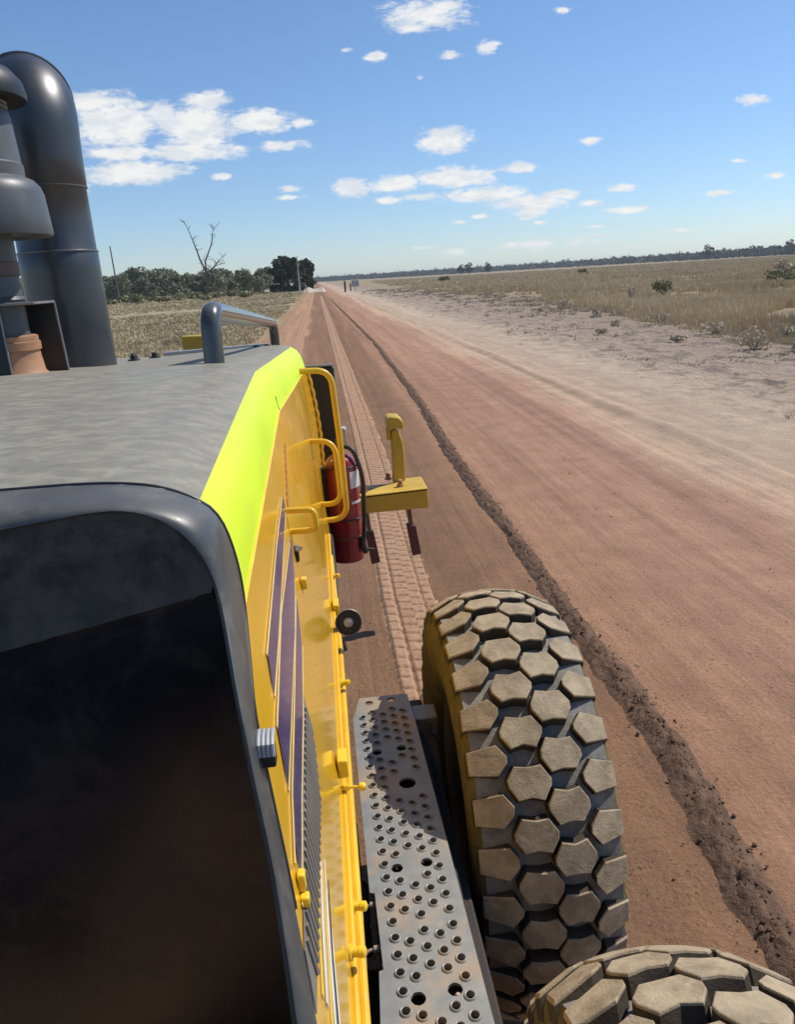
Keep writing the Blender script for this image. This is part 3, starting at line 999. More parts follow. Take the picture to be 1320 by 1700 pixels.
def resample(pts, n):
    """even points along a Catmull-Rom curve through pts"""
    p = [Vector(q) for q in pts]
    p = [p[0] * 2 - p[1]] + p + [p[-1] * 2 - p[-2]]
    dense = []
    for i in range(1, len(p) - 2):
        for k in range(24):
            t = k / 24
            a, b, c, d = p[i - 1], p[i], p[i + 1], p[i + 2]
            dense.append(0.5 * ((2 * b) + (c - a) * t + (2 * a - 5 * b + 4 * c - d) * t * t + (3 * b - a - 3 * c + d) * t ** 3))
    dense.append(p[-2])
    # a light smoothing pass keeps digitised wobble out
    for _ in range(40):
        dense = [dense[0]] + [(dense[i - 1] + dense[i] * 2 + dense[i + 1]) / 4 for i in range(1, len(dense) - 1)] + [dense[-1]]
    L = [0.0]
    for a, b in zip(dense, dense[1:]): L.append(L[-1] + (b - a).length)
    out = []; j = 0
    for k in range(n):
        # denser round the corner
        s_ = L[-1] * k / (n - 1)
        while j < len(L) - 2 and L[j + 1] < s_: j += 1
        out.append(dense[j].lerp(dense[j + 1], (s_ - L[j]) / max(1e-9, L[j + 1] - L[j])))
    return out


OUT = resample(OUT, 120); INN = resample(INN, 120)


def arc_between(o, i, t):
    """bulged quarter between the seam and the inner edge"""
    a = t * PI / 2
    c = Vector((lerp(o.x, i.x, 1 - math.cos(a)), lerp(o.y, i.y, math.sin(a)), lerp(o.z, i.z, 1 - math.cos(a))))
    return c


rows = [[arc_between(o, i, t) for o, i in zip(OUT, INN)] for t in (0, 0.15, 0.3, 0.45, 0.6, 0.75, 0.9, 1.0)]
nrmz = [max(0.0, min(1.0, (i.z - 2.02) / 0.08)) for i in INN]
back = [Vector((i.x - 0.006 * (1 - w_), i.y + 0.007, i.z - 0.003 * w_)) for i, w_ in zip(INN, nrmz)]
rows.append([Vector((i.x - 0.004 * (1 - w_), i.y + 0.004, i.z - 0.003 * w_)) for i, w_ in zip(INN, nrmz)])
rows.append(back)
mir = lambda q: Vector((2 * CX - q[0], q[1], q[2]))
full = [[mir(q) for q in reversed(r[1:])] + list(r) for r in rows]
mb = MB(); mb.grid(full)
collar = mb.build('hood_collar', M['collar'], grader, smooth=50)
# shadow gap behind the collar
mb = MB()
mb.sweep([Vector((q.x - 0.001, q.y + 0.006, q.z - 0.0005)) for q in OUT[2:82]], 0.0034, 8)
mb.build('seam_gap', M['black_steel'], grader)
# face: tilted grimy top band, paler with light put into the colour, darker drop below it
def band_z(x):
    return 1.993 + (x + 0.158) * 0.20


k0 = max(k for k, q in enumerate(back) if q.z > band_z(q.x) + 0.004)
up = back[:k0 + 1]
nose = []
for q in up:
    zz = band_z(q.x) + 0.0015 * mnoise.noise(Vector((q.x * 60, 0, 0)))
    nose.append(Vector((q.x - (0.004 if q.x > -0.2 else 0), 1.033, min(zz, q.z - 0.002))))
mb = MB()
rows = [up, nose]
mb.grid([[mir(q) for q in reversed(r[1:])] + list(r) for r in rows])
mb.build('upper_face', M['lit_grime_panel'], grader, smooth=70)
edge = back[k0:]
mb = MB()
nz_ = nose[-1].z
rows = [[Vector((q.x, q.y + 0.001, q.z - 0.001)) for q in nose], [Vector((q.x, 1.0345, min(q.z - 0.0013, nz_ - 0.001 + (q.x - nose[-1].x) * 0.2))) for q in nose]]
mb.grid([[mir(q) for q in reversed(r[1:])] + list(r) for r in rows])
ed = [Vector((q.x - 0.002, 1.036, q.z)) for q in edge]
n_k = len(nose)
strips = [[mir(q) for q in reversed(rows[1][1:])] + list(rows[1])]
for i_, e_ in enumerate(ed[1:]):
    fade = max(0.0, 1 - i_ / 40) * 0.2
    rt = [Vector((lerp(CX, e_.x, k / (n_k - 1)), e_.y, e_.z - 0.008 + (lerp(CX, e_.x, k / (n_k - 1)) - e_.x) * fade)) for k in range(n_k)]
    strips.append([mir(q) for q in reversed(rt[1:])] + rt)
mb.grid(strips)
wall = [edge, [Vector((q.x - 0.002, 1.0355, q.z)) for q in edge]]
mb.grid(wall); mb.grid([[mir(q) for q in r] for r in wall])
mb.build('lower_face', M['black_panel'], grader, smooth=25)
# cab end wall and floor, unseen behind the window; added for the front face's reflection
m = MB()
m.bounds((-1.75, 0.16, 1.22), (-0.06, 0.22, 1.86)); m.bounds((-1.75, -1.5, 1.22), (-0.06, 0.16, 1.28)); m.bounds((-1.75, -1.5, 1.28), (-1.69, 0.16, 1.7)); m.bounds((-0.12, -1.5, 1.28), (-0.06, 0.16, 1.6))
m.build('cab', M['black_steel'], grader, bevel=0.02)
# ribbed rubber bump on the collar edge
m = MB()
m.box((-0.122, 0.935, 1.783), (0.026, 0.022, 0.032))
bs = m.build('bump_stop', M['black_steel'], grader, bevel=0.003)
m = MB()
for k in range(5):
    m.sweep([(-0.136 + k * 0.0062, 0.918, 1.790), (-0.136 + k * 0.0062, 0.921, 1.806), (-0.136 + k * 0.0062, 0.935, 1.812), (-0.136 + k * 0.0062, 0.950, 1.811)], 0.0034, 8)
m.build('ribbed_cap', M['grey_plastic'], bs)

# grab rail and bolts on the hood top
m = MB()
m.sweep(fillet([(-0.378, 2.80, 2.10), (-0.376, 2.82, 2.322), (-0.262, 4.58, 2.185), (-0.262, 4.60, 2.03)], 0.075, 8),
        [0.036] * 10 + [0.027] * 9 + [0.026], 18)
hr = m.build('grab_rail', M['rail_black'], hood, smooth=60)
for (x, y) in ((-0.935, 4.02), (-0.885, 4.28), (-0.36, 4.42), (-0.30, 4.45), (-1.02, 4.4)):
    z = interp(y, [(2.6, 2.156), (4.6, 2.045)])
    m = MB()
    m.lathe([(0.030, 0.0), (0.030, 0.006), (0.016, 0.008), (0.016, 0.026), (0.010, 0.030)], (x, y, z - 0.004), (0, 0, 1), 6)
    m.build('hood_bolt', M['black_steel'], hood)
m = MB()
m.sweep([(CX, 4.615, 2.05), (-0.6, 4.615, 2.056), (-0.30, 4.615, 2.062)], 0.012, 8)
m.build('rear_trim', M['grey_plastic'], hood)

# big black pipe ------------------------------------------------------------
PX, PY = -1.082, 3.6
path = [(PX, PY, z) for z in (2.06, 2.3, 2.5, 2.573, 2.58, 2.70, 2.828, 2.834, 2.95, 3.03)]
rad = [0.166, 0.164, 0.162, 0.162, 0.158, 0.157, 0.156, 0.160, 0.161, 0.163]
cR = 0.16
BD = Vector((-0.40, 0.92, 0)).normalized()
for k in range(1, 15):
    a = k / 14 * PI / 2
    path.append((PX + BD.x * (cR - cR * math.cos(a)), PY + BD.y * (cR - cR * math.cos(a)), 3.03 + cR * math.sin(a)))
    rad.append(0.163 + 0.010 * math.sin(a * 1.5))
for d_ in (0.10, 0.2):
    path.append((PX + BD.x * (cR + d_), PY + BD.y * (cR + d_), 3.20)); rad.append(0.170)
m = MB(); m.sweep(path, rad, 40, cap=True)
pipe = m.build('exhaust_pipe', M['exhaust'], grader, smooth=50)


def ring(mb, c, r, tube, axis=(0, 0, 1), n=40):
    ax = Vector(axis).normalized()
    a = Vector((0, 1, 0)) if abs(ax.y) < 0.9 else Vector((1, 0, 0))
    e1 = (a - ax * a.dot(ax)).normalized(); e2 = ax.cross(e1)
    mb.sweep([Vector(c) + (e1 * math.cos(2 * PI * k / n) + e2 * math.sin(2 * PI * k / n)) * r for k in range(n + 1)], tube, 6, cap=False)


m = MB(); ring(m, (PX, PY, 2.578), 0.161, 0.0045); m.build('weld_seam', M['weld'], pipe)
m = MB(); ring(m, (PX, PY, 2.832), 0.158, 0.0035); m.build('weld_seam', M['grey_pipe'], pipe)
q = Vector(path[10 + 10]); q2 = Vector(path[10 + 11])
m = MB(); ring(m, q, 0.1775, 0.005, q2 - q); m.build('weld_seam', M['weld'], pipe)

# air intake with drum ------------------------------------------------------
AX, AY = -1.115, 2.95
m = MB()
m.lathe([(0.080, 2.10), (0.080, 2.392), (0.080, 2.398)], (AX, AY, 0), n=32)
m.lathe([(0.090, 2.398), (0.079, 2.41), (0.077, 2.475), (0.082, 2.48)], (AX, AY, 0), n=32)
m.lathe([(0.082, 2.525), (0.082, 2.63)], (AX, AY, 0), n=32)
intake = m.build('air_intake', M['grey_pipe'], grader, smooth=40)
m = MB(); m.lathe([(0.080, 2.476), (0.084, 2.48), (0.084, 2.524), (0.080, 2.528)], (AX, AY, 0), n=32); m.build('clamp_band', M['brown_band'], intake)
m = MB()
m.lathe([(0.12, 2.622), (0.205, 2.618), (0.214, 2.606), (0.217, 2.612), (0.213, 2.67), (0.208, 2.74), (0.200, 2.765), (0.183, 2.785), (0.160, 2.795), (0.156, 2.797)], (AX, AY, 0), n=48)
m.build('drum', M['grey_pipe'], intake, smooth=50)
m = MB()
m.lathe([(0.157, 2.795), (0.158, 2.835), (0.153, 2.84), (0.146, 2.97), (0.142, 3.0)] + [(0.142 - 0.004 * (k % 2), 3.0 + k * 0.007) for k in range(1, 8)] + [(0.136, 3.06)], (AX, AY, 0), n=40)
m.build('upper_cone', M['grey_pipe'], intake, smooth=40)
m = MB()
m.lathe([(0.10, 3.035), (0.205, 3.035), (0.208, 3.05), (0.200, 3.09), (0.170, 3.125), (0.11, 3.15), (0.0, 3.16)], (AX, AY, 0), n=40)
m.build('rain_cap', M['black_steel'], intake, smooth=50)
m = MB()
m.lathe([(0.128, 2.112), (0.128, 2.124), (0.110, 2.135), (0.098, 2.15), (0.092, 2.20), (0.090, 2.222), (0.097, 2.224), (0.097, 2.252), (0.092, 2.254), (0.092, 2.272), (0.082, 2.276)], (AX + 0.012, AY, 0), n=36)
m.build('exhaust_flange', M['copper'], grader, smooth=40)
m = MB()
m.bounds((-1.175, 2.86, 2.379), (-0.974, 3.10, 2.386))
m.prism([(-1.18, 3.085, 2.379), (-0.976, 3.085, 2.379), (-0.965, 3.085, 2.100), (-1.18, 3.085, 2.100)], (0, 0.007, 0))
m.prism([(-1.200, 2.86, 2.379), (-1.092, 2.86, 2.379), (-1.082, 2.84, 2.105), (-1.22, 2.84, 2.105)], (0, 0.006, 0))
brk = m.build('intake_bracket', M['black_steel'], grader, bevel=0.002)
m = MB()
m.sweep([(-1.20, 2.856, 2.384), (-1.092, 2.850, 2.384), (-1.0, 2.858, 2.384), (-0.974, 2.862, 2.383), (-0.973, 3.08, 2.383)], 0.005, 6)
m.sweep([(-0.974, 3.088, 2.380), (-0.963, 3.088, 2.102)], 0.0045, 6)
m.sweep([(-1.089, 2.857, 2.379), (-1.079, 2.837, 2.108)], 0.0035, 6)
m.build('bracket_edge', M['edge_steel'], brk)

# foot plate ----------------------------------------------------------------
PZ = 0.95
holes = []
big = [(0.063, 2.443, .0145), (0.142, 2.452, .0145), (0.069, 2.140, .0155), (0.148, 2.150, .0155), (0.081, 1.627, .0155), (0.159, 1.635, .0155),
       (0.088, 1.248, .0165), (0.168, 1.258, .0165), (0.147, 1.968, .026)]
skip = {1: (), 2: (5, 16, 20, 24), 3: (4, 5, 8, 9, 15, 16, 23, 24), 4: (5, 7, 8, 9, 10, 16, 20, 24), 5: (7 + 1, 9)}
base = {1: (2.349, .0470, 0.0360), 2: (2.377, .0468, 0.0690), 3: (2.357, .0468, 0.1055), 4: (2.388, .0468, 0.1405), 5: (2.369, .0471, 0.1745)}
for c in range(1, 6):
    y0, p, x0 = base[c]
    for k in range(0, 34):
        if k in skip[c]:
            continue
        y = y0 - p * k
        if y < 0.86: break
        x = x0 + (2.35 - y) * 0.0198
        if any(math.hypot(x - bx, y - by) < br + 0.014 for bx, by, br in big): continue
        holes.append((x, y, 0.0098))
outer = [(0.029, 2.479)]
for k in range(1, 27):
    outer.append((0.029 + 0.175 * k / 27, 2.479 + (0.006 if k % 2 else 0.0)))
outer += [(0.204, 2.479), (0.212, 2.30), (0.2245, 1.69), (0.233, 1.17), (0.238, 0.82), (0.004, 0.82), (0.004, 1.201), (0.011, 1.327), (0.021, 1.330), (0.018, 1.552), (0.006, 1.556), (0.003, 1.9), (0.001, 2.343)]
V2 = [Vector(q) for q in outer]
E2 = [(i, (i + 1) % len(outer)) for i in range(len(outer))]
for (x, y, r) in holes + big:
    n0 = len(V2); nn = 14 if r < 0.012 else 20
    for k in range(nn):
        V2.append(Vector((x + r * math.cos(2 * PI * k / nn), y + r * math.sin(2 * PI * k / nn))))
        E2.append((n0 + k, n0 + (k + 1) % nn))
cv, ce, cf, _, _, _ = delaunay_2d_cdt(V2, E2, [], 0, 1e-6)


def inside(px, py):
    c = False
    for i in range(len(outer)):
        (x1, y1), (x2, y2) = outer[i], outer[i - 1]
        if (y1 > py) != (y2 > py) and px < (x2 - x1) * (py - y1) / (y2 - y1) + x1:
            c = not c
    return c


keep = []
for f in cf:
    mx = sum(cv[i].x for i in f) / len(f); my = sum(cv[i].y for i in f) / len(f)
    if not inside(mx, my): continue
    if any((mx - x) ** 2 + (my - y) ** 2 < (r * 0.96) ** 2 for x, y, r in holes + big): continue
    keep.append(tuple(f))
mb = MB()
mb.add([(q.x, q.y, PZ) for q in cv], keep)
n0 = len(outer)
skirt = [(x, y) for x, y in outer] + [outer[0]]
mb.grid([[(x, y, PZ) for x, y in skirt], [(x, y, PZ - 0.006) for x, y in skirt]])
mb.grid([[(0.212, 2.30, PZ - .006), (0.2245, 1.69, PZ - .006), (0.233, 1.17, PZ - .006), (0.238, 0.82, PZ - .006)], [(0.212, 2.30, PZ - .05), (0.2245, 1.69, PZ - .05), (0.233, 1.17, PZ - .05), (0.238, 0.82, PZ - .05)]])
mb.grid([[(0.001, 2.343, PZ - .006), (0.003, 1.9, PZ - .006), (0.006, 1.556, PZ - .006)], [(0.001, 2.343, PZ - .045), (0.003, 1.9, PZ - .045), (0.006, 1.556, PZ - .045)]])
for (x, y, r) in holes:
    # punched collar: rises, turns over, drops through
    mb.lathe([(r + 0.0045, 0.0002), (r + 0.0028, 0.0032), (r + 0.0012, 0.0042), (r - 0.0002, 0.0036), (r, 0.0), (r, -0.014)], (x, y, PZ), n=14, cap=False)
for (x, y, r) in big:
    mb.lathe([(r, 0.0), (r, -0.008)], (x, y, PZ), n=20, cap=False)
foot = mb.build('foot_plate', M['plate'], grader, smooth=40, fix=False)
m = MB()
m.lathe([(0.008, 0), (0.008, 0.02), (0.006, 0.022)], (0.146, 1.953, PZ - 0.045), n=6); m.lathe([(0.013, -0.004), (0.013, 0.0)], (0.146, 1.953, PZ - 0.045), n=16)
m.build('plate_bolt', M['beige'], foot)
m = MB(); m.lathe([(0.006, 0), (0.007, 0.008), (0.004, 0.012)], (0.172, 1.247, PZ - 0.012), n=8)
m.build('plate_bolt', M['beige'], foot)
m = MB()
m.bounds((0.205, 2.325, PZ - 0.035), (0.292, 2.415, PZ - 0.012)); m.bounds((0.27, 2.33, PZ - 0.12), (0.292, 2.41, PZ - 0.035))
m.build('plate_bracket', M['edge_steel'], foot, bevel=0.003)

# tandem case, chassis, hoses ----------------------------------------------
m = MB()
m.bounds((0.07, 0.1, 0.36), (0.27, 2.62, 0.84))
m.bounds((0.10, 0.3, 0.84), (0.24, 2.3, 0.90)); m.bounds((0.015, 1.0, 0.885), (0.095, 2.455, 0.897)); m.bounds((0.095, 2.305, 0.885), (0.20, 2.455, 0.897))  # the thin dark sheets are added under the foot plate to darken its holes
m.lathe([(0.20, -0.16), (0.20, 0.02)], (0.26, 2.25, 0.685), (1, 0, 0), 28); m.lathe([(0.20, -0.16), (0.20, 0.02)], (0.26, 0.62, 0.685), (1, 0, 0), 28)
m.build('tandem_case', M['frame_dark'], grader, bevel=0.02)
m = MB()
m.bounds((-1.0, 0.9, 0.55), (-0.075, 4.4, 1.045))
m.bounds((-0.075, 1.72, 0.80), (-0.012, 1.86, 0.93)); m.bounds((-0.075, 1.52, 0.78), (0.002, 1.66, 0.90)); m.bounds((-0.075, 2.20, 0.86), (-0.015, 2.34, 1.02))
m.bounds((-1.0, 1.2, 0.5), (0.1, 1.55, 0.72))
m.bounds((-1.75, 1.0, 0.6), (-0.8, 4.4, 1.04))
m.build('chassis', M['frame_dark'], grader, bevel=0.01)
for (y, z) in ((1.53, 0.93), (1.40, 0.93)):
    m = MB()
    m.sweep(fillet([(-0.022, y - 0.06, z - 0.12), (-0.018, y, z), (0.010, y + 0.005, z + 0.002)], 0.03, 6), 0.0042, 8)
    m.lathe([(0.0075, 0), (0.0075, 0.014)], (0.004, y + 0.004, z + 0.002), (1, 0.1, 0), 10)
    m.build('grease_line', M['beige'], grader)
m = MB()
m.sweep(fillet([(-0.10, 4.3, 1.18), (-0.035, 4.1, 1.05), (-0.028, 3.4, 0.98), (-0.06, 2.9, 0.95)], 0.2, 8), 0.014, 10)
m.build('hydraulic_hose', M['rubber'], grader)

# round work light under the panel edge
m = MB()
ax_ = Vector((0.08, -1, 0.22)).normalized()
LC = Vector((0.014, 2.60, 1.200))
m.lathe([(0.020, -0.035), (0.040, -0.02), (0.047, -0.004), (0.0485, 0.008), (0.046, 0.013), (0.042, 0.013), (0.040, 0.008), (0.0, 0.008)], LC, ax_, 32)
lamp = m.build('work_light', M['rubber'], grader)
m = MB(); m.lathe([(0.018, 0.008), (0.017, 0.013), (0.007, 0.016), (0.0, 0.0165)], LC, ax_, 20); m.build('lens', M['grey_plastic'], lamp)
m = MB(); ring(m, LC + ax_ * 0.010, 0.0475, 0.0028, ax_); m.build('light_rim', M['edge_steel'], lamp)
m = MB(); m.sweep([(-0.045, 2.62, 1.15), (-0.02, 2.625, 1.18), LC - ax_ * 0.03], 0.010, 8); m.build('light_arm', M['yellow_rail'], lamp)

# dark guard panel behind the rails
m = MB()
m.bounds((-0.16, 4.70, 1.30), (0.066, 4.73, 1.905))
guard = m.build('rear_guard', M['black_steel'], grader, bevel=0.012)
m = MB(); m.bounds((-0.10, 4.695, 1.907), (0.062, 4.735, 1.918)); m.build('guard_trim', M['edge_steel'], guard, bevel=0.003)

# wheels --------------------------------------------------------------------
def crown(u):
    return 0.685 - 1.05 * u * u


def tyre_mb(cx, cy, cz, phase):
    mb = MB()
    prof = [(0.34, -0.150), (0.36, -0.172), (0.42, -0.196), (0.50, -0.207), (0.57, -0.204), (0.608, -0.198), (0.626, -0.186), (0.630, -0.165), (0.636, -0.12), (0.642, -0.06), (0.643, 0.0),
            (0.642, 0.06), (0.636, 0.12), (0.630, 0.165), (0.626, 0.186), (0.608, 0.198), (0.57, 0.204), (0.50, 0.207), (0.42, 0.196), (0.36, 0.172), (0.34, 0.150)]
    n = 128
    c = Vector((cx, cy, cz))
    vs, fs, mi = [], [], []
    for (r, h) in prof:
        for k in range(n):
            a = 2 * PI * k / n
            vs.append(c + Vector((h, -r * math.cos(a), r * math.sin(a))))
    for i in range(len(prof) - 1):
        for k in range(n):
            k2 = (k + 1) % n
            fs.append((i * n + k, i * n + k2, (i + 1) * n + k2, (i + 1) * n + k))
            mi.append(1 if 6 <= i <= 13 else 2)
    k0 = len(mb.v)
    mb.v += [tuple(q) for q in vs]; mb.f += fs; mb.mi += mi
    L = 0.1345
    rr = random.Random(5)
    cols = {
        0: (0.5, [(-0.200, -0.034), (-0.128, -0.045), (-0.100, -0.010), (-0.098, 0.010), (-0.122, 0.044), (-0.200, 0.036)]),
        1: (0.0, [(-0.106, -0.008), (-0.084, -0.044), (-0.048, -0.037), (-0.014, -0.046), (0.009, -0.010), (0.010, 0.008), (-0.012, 0.045), (-0.046, 0.041), (-0.084, 0.046), (-0.107, 0.010)]),
        2: (0.5, [(-0.008, -0.008), (0.014, -0.045), (0.048, -0.039), (0.084, -0.045), (0.107, -0.010), (0.107, 0.008), (0.084, 0.045), (0.050, 0.039), (0.014, 0.046), (-0.008, 0.010)]),
        3: (0.0, [(0.099, -0.009), (0.126, -0.046), (0.200, -0.036), (0.200, 0.034), (0.128, 0.043), (0.100, 0.010)]),
    }
    N = 32
    tone = random.Random(int(cy * 100))
    for ci, (ph, poly) in cols.items():
        mu = sum(p[0] for p in poly) / len(poly); mv = sum(p[1] for p in poly) / len(poly)
        for k in range(N):
            a0 = 2 * PI * (k + ph + phase) / N
            jit = [(rr.uniform(-.0012, .0012), rr.uniform(-.0016, .0016)) for _ in poly]
            rings = []
            for (dr, gu, gv) in ((-0.052, 1.03, 1.20), (-0.005, 1.0, 1.0), (-0.0012, 0.98, 0.975), (0.0, 0.945, 0.93)):
                ringv = []
                for (u, v), (ju, jv) in zip(poly, jit):
                    uu = mu + (u + ju - mu) * gu; vv = mv + (v + jv * 1.5 - mv) * gv
                    r = crown(uu) + dr
                    if abs(uu) > 0.18: r -= (abs(uu) - 0.18) * 0.7
                    a = a0 + vv / 0.685
                    ringv.append(c + Vector((uu, -r * math.cos(a), r * math.sin(a))))
                rings.append(ringv)
            m_ = len(poly)
            b0 = len(mb.v)
            for rg in rings: mb.v += [tuple(q) for q in rg]
            for i in range(len(rings) - 1):
                for j in range(m_):
                    j2 = (j + 1) % m_
                    mb.f.append((b0 + i * m_ + j, b0 + i * m_ + j2, b0 + (i + 1) * m_ + j2, b0 + (i + 1) * m_ + j)); mb.mi.append(3 if i == 0 else 0)
            mb.f.append(tuple(b0 + (len(rings) - 1) * m_ + j for j in range(m_))); mb.mi.append(0)
    return mb


def wheel(cx, cy, phase):
    m = MB()
    m.lathe([(0.345, -0.155), (0.33, -0.150), (0.32, -0.10), (0.30, -0.02), (0.20, 0.0), (0.12, 0.02), (0.10, 0.10), (0.0, 0.11)], (cx, cy, 0.685), (1, 0, 0), 48)
    m.lathe([(0.345, 0.155), (0.33, 0.150), (0.31, 0.06), (0.20, 0.03), (0.0, 0.03)], (cx, cy, 0.685), (1, 0, 0), 48)
    for k in range(12):
        a = 2 * PI * k / 12
        m.lathe([(0.016, 0.03), (0.016, 0.055)], (cx, cy + 0.17 * math.cos(a), 0.685 + 0.17 * math.sin(a)), (1, 0, 0), 6)
    w = m.build('wheel', M['frame_dark'], grader)
    t = tyre_mb(cx, cy, 0.685, phase).build('tyre', [M['lug'], M['groove'], M['sidewall'], M['lug_side']], w, smooth=28)
    return w


wheel(0.502, 2.25, 0.32)
wheel(0.505, 0.62, 0.10)

# ripper at the rear --------------------------------------------------------
m = MB()
m.prism([(-1.6, 5.0, 0.866), (0.637, 5.0, 0.880), (0.637, 5.0, 1.021), (0.16, 5.0, 1.003), (-1.6, 5.0, 0.99)], (0, 0.03, 0))
m.prism([(-1.6, 5.0, 0.985), (0.17, 5.0, 1.001), (0.637, 5.0, 1.019), (0.637, 5.34, 1.019), (0.50, 5.34, 1.012), (0.17, 5.06, 1.001), (-1.6, 5.06, 0.985)], (0, 0, -0.02))
m.prism([(0.607, 5.03, 0.88), (0.637, 5.03, 0.88), (0.637, 5.34, 0.93), (0.607, 5.34, 0.93)], (0, 0, 0.088))
beam = m.build('ripper_beam', M['yellow_beam'], grader, bevel=0.006)
m = MB()
m.bounds((-0.1, 5.06, 0.94), (0.50, 5.38, 0.972))
m.build('ripper_plate', M['frame_dark'], beam, bevel=0.004)
m = MB()
prof = [(0.425, 1.00), (0.515, 1.00), (0.520, 1.12), (0.520, 1.22), (0.512, 1.30), (0.495, 1.36), (0.465, 1.385), (0.432, 1.375), (0.430, 1.26), (0.433, 1.12)]
m.prism([(x, 5.27, z) for x, z in prof], (0, 0.09, 0))
post = m.build('ripper_post', M['yellow_beam'], beam, bevel=0.012)
m = MB()
m.prism([(0.402, 5.22, 1.405), (0.517, 5.22, 1.39), (0.517, 5.22, 1.445), (0.487, 5.22, 1.478), (0.427, 5.22, 1.485), (0.402, 5.22, 1.472)], (0, 0.16, 0))
m.bounds((0.402, 5.27, 1.31), (0.428, 5.34, 1.40))
m.build('post_cap', M['yellow_beam'], beam, bevel=0.01)
for (x, y, z) in ((0.212, 5.10, 1.003), (0.463, 5.13, 1.012), (0.40, 5.36, 1.01)):
    m = MB(); m.lathe([(0.026, 0), (0.026, 0.012), (0.017, 0.013), (0.017, 0.045), (0.012, 0.05)], (x, y, z), (0, 0, 1), 8)
    m.build('beam_bolt', M['copper'], beam)
for (x, dx_, zt) in ((0.212, 0.018, 0.70), (0.508, 0.016, 0.735)):
    m = MB(); m.prism([(x - 0.017, 5.10, 0.90), (x + 0.014, 5.10, 0.90), (x + dx_ + 0.012, 5.10, zt - 0.02), (x + dx_ - 0.015, 5.10, zt - 0.02)], (0, 0.06, 0))
    m.build('ripper_shank', M['shank'], beam, bevel=0.003)
    m = MB(); m.prism([(x + dx_ - 0.034, 5.085, zt), (x + dx_ + 0.027, 5.085, zt), (x + dx_ + 0.057, 5.085, zt - 0.215), (x + dx_ - 0.006, 5.085, zt - 0.225)], (0, 0.085, 0))
    m.build('ripper_tooth', M['red_dull'], beam, bevel=0.005)
m = MB()
m.bounds((-0.945, 5.5, 0.9), (-0.795, 5.58, 2.092))
m.build('ripper_bracket', M['yellow_beam'], beam, bevel=0.01)

# fire extinguisher on the side --------------------------------------------
EX, EY = 0.052, 4.22
ext = empty('fire_extinguisher', (EX, EY, 0.86))
tag(ext, 'red fire extinguisher with black hose mounted beside the yellow hand rails', 'extinguisher')
m = MB()
m.lathe([(0.085, 0.852), (0.094, 0.858), (0.096, 0.88), (0.096, 1.38), (0.090, 1.42), (0.072, 1.45), (0.045, 1.47), (0.028, 1.478), (0.026, 1.50)], (EX, EY, 0), n=40)
ec = m.build('cylinder', M['red'], ext, smooth=45)
m = MB(); m.lathe([(0.0965, 0.995), (0.099, 0.998), (0.099, 1.003), (0.0965, 1.006)], (EX, EY, 0), n=40, cap=False); m.build('base_ring', M['red_dull'], ec)
m = MB()
rows = [[(EX + 0.0975 * math.cos(a), EY + 0.0975 * math.sin(a), z) for a in np.linspace(-1.1, 0.9, 16)] for z in (1.29, 1.385)]
m.grid(rows); m.build('white_label', M['white_decal'], ec)
rows = [[(EX + 0.0975 * math.cos(a), EY + 0.0975 * math.sin(a), z) for a in np.linspace(-1.1, 0.9, 16)] for z in (1.20, 1.215)]
m = MB(); m.grid(rows); m.build('white_label', M['white_decal'], ec)
m = MB()
m.lathe([(0.030, 1.498), (0.032, 1.52), (0.022, 1.54), (0.020, 1.56)], (EX, EY, 0), n=20)
m.build('valve', M['black_steel'], ext)
m = MB()
m.box((EX + 0.035, EY - 0.01, 1.575), (0.022, 0.09, 0.095)); m.box((EX + 0.02, EY - 0.05, 1.625), (0.028, 0.05, 0.014))
m.build('squeeze_handle', M['grey_plastic'], ext, bevel=0.006)
m = MB()
m.sweep(fillet([(EX + 0.02, EY, 1.52), (EX + 0.075, EY - 0.03, 1.50), (EX + 0.118, EY - 0.06, 1.36), (EX + 0.108, EY - 0.07, 1.10), (EX + 0.092, EY - 0.06, 0.93)], 0.08, 8), 0.0125, 12)
hs = m.build('hose', M['rubber'], ext)
m = MB()
m.sweep([(EX + 0.090, EY - 0.06, 1.00), (EX + 0.092, EY - 0.06, 0.94), (EX + 0.105, EY - 0.06, 0.90)], [0.016, 0.02, 0.014], 12)
m.sweep([(EX + 0.09, EY - 0.06, 0.925), (EX + 0.155, EY - 0.06, 0.915)], 0.009, 8)
m.build('nozzle', M['rubber'], ext)
m = MB()
m.box((EX - 0.11, EY, 1.15), (0.05, 0.06, 0.5)); ring(m, (EX, EY, 1.11), 0.099, 0.004); ring(m, (EX, EY, 1.41), 0.094, 0.004)
m.build('mounting_bracket', M['black_steel'], ext)

# ------------------------------------------------------------------ vegetation
nrg = np.random.default_rng(3)


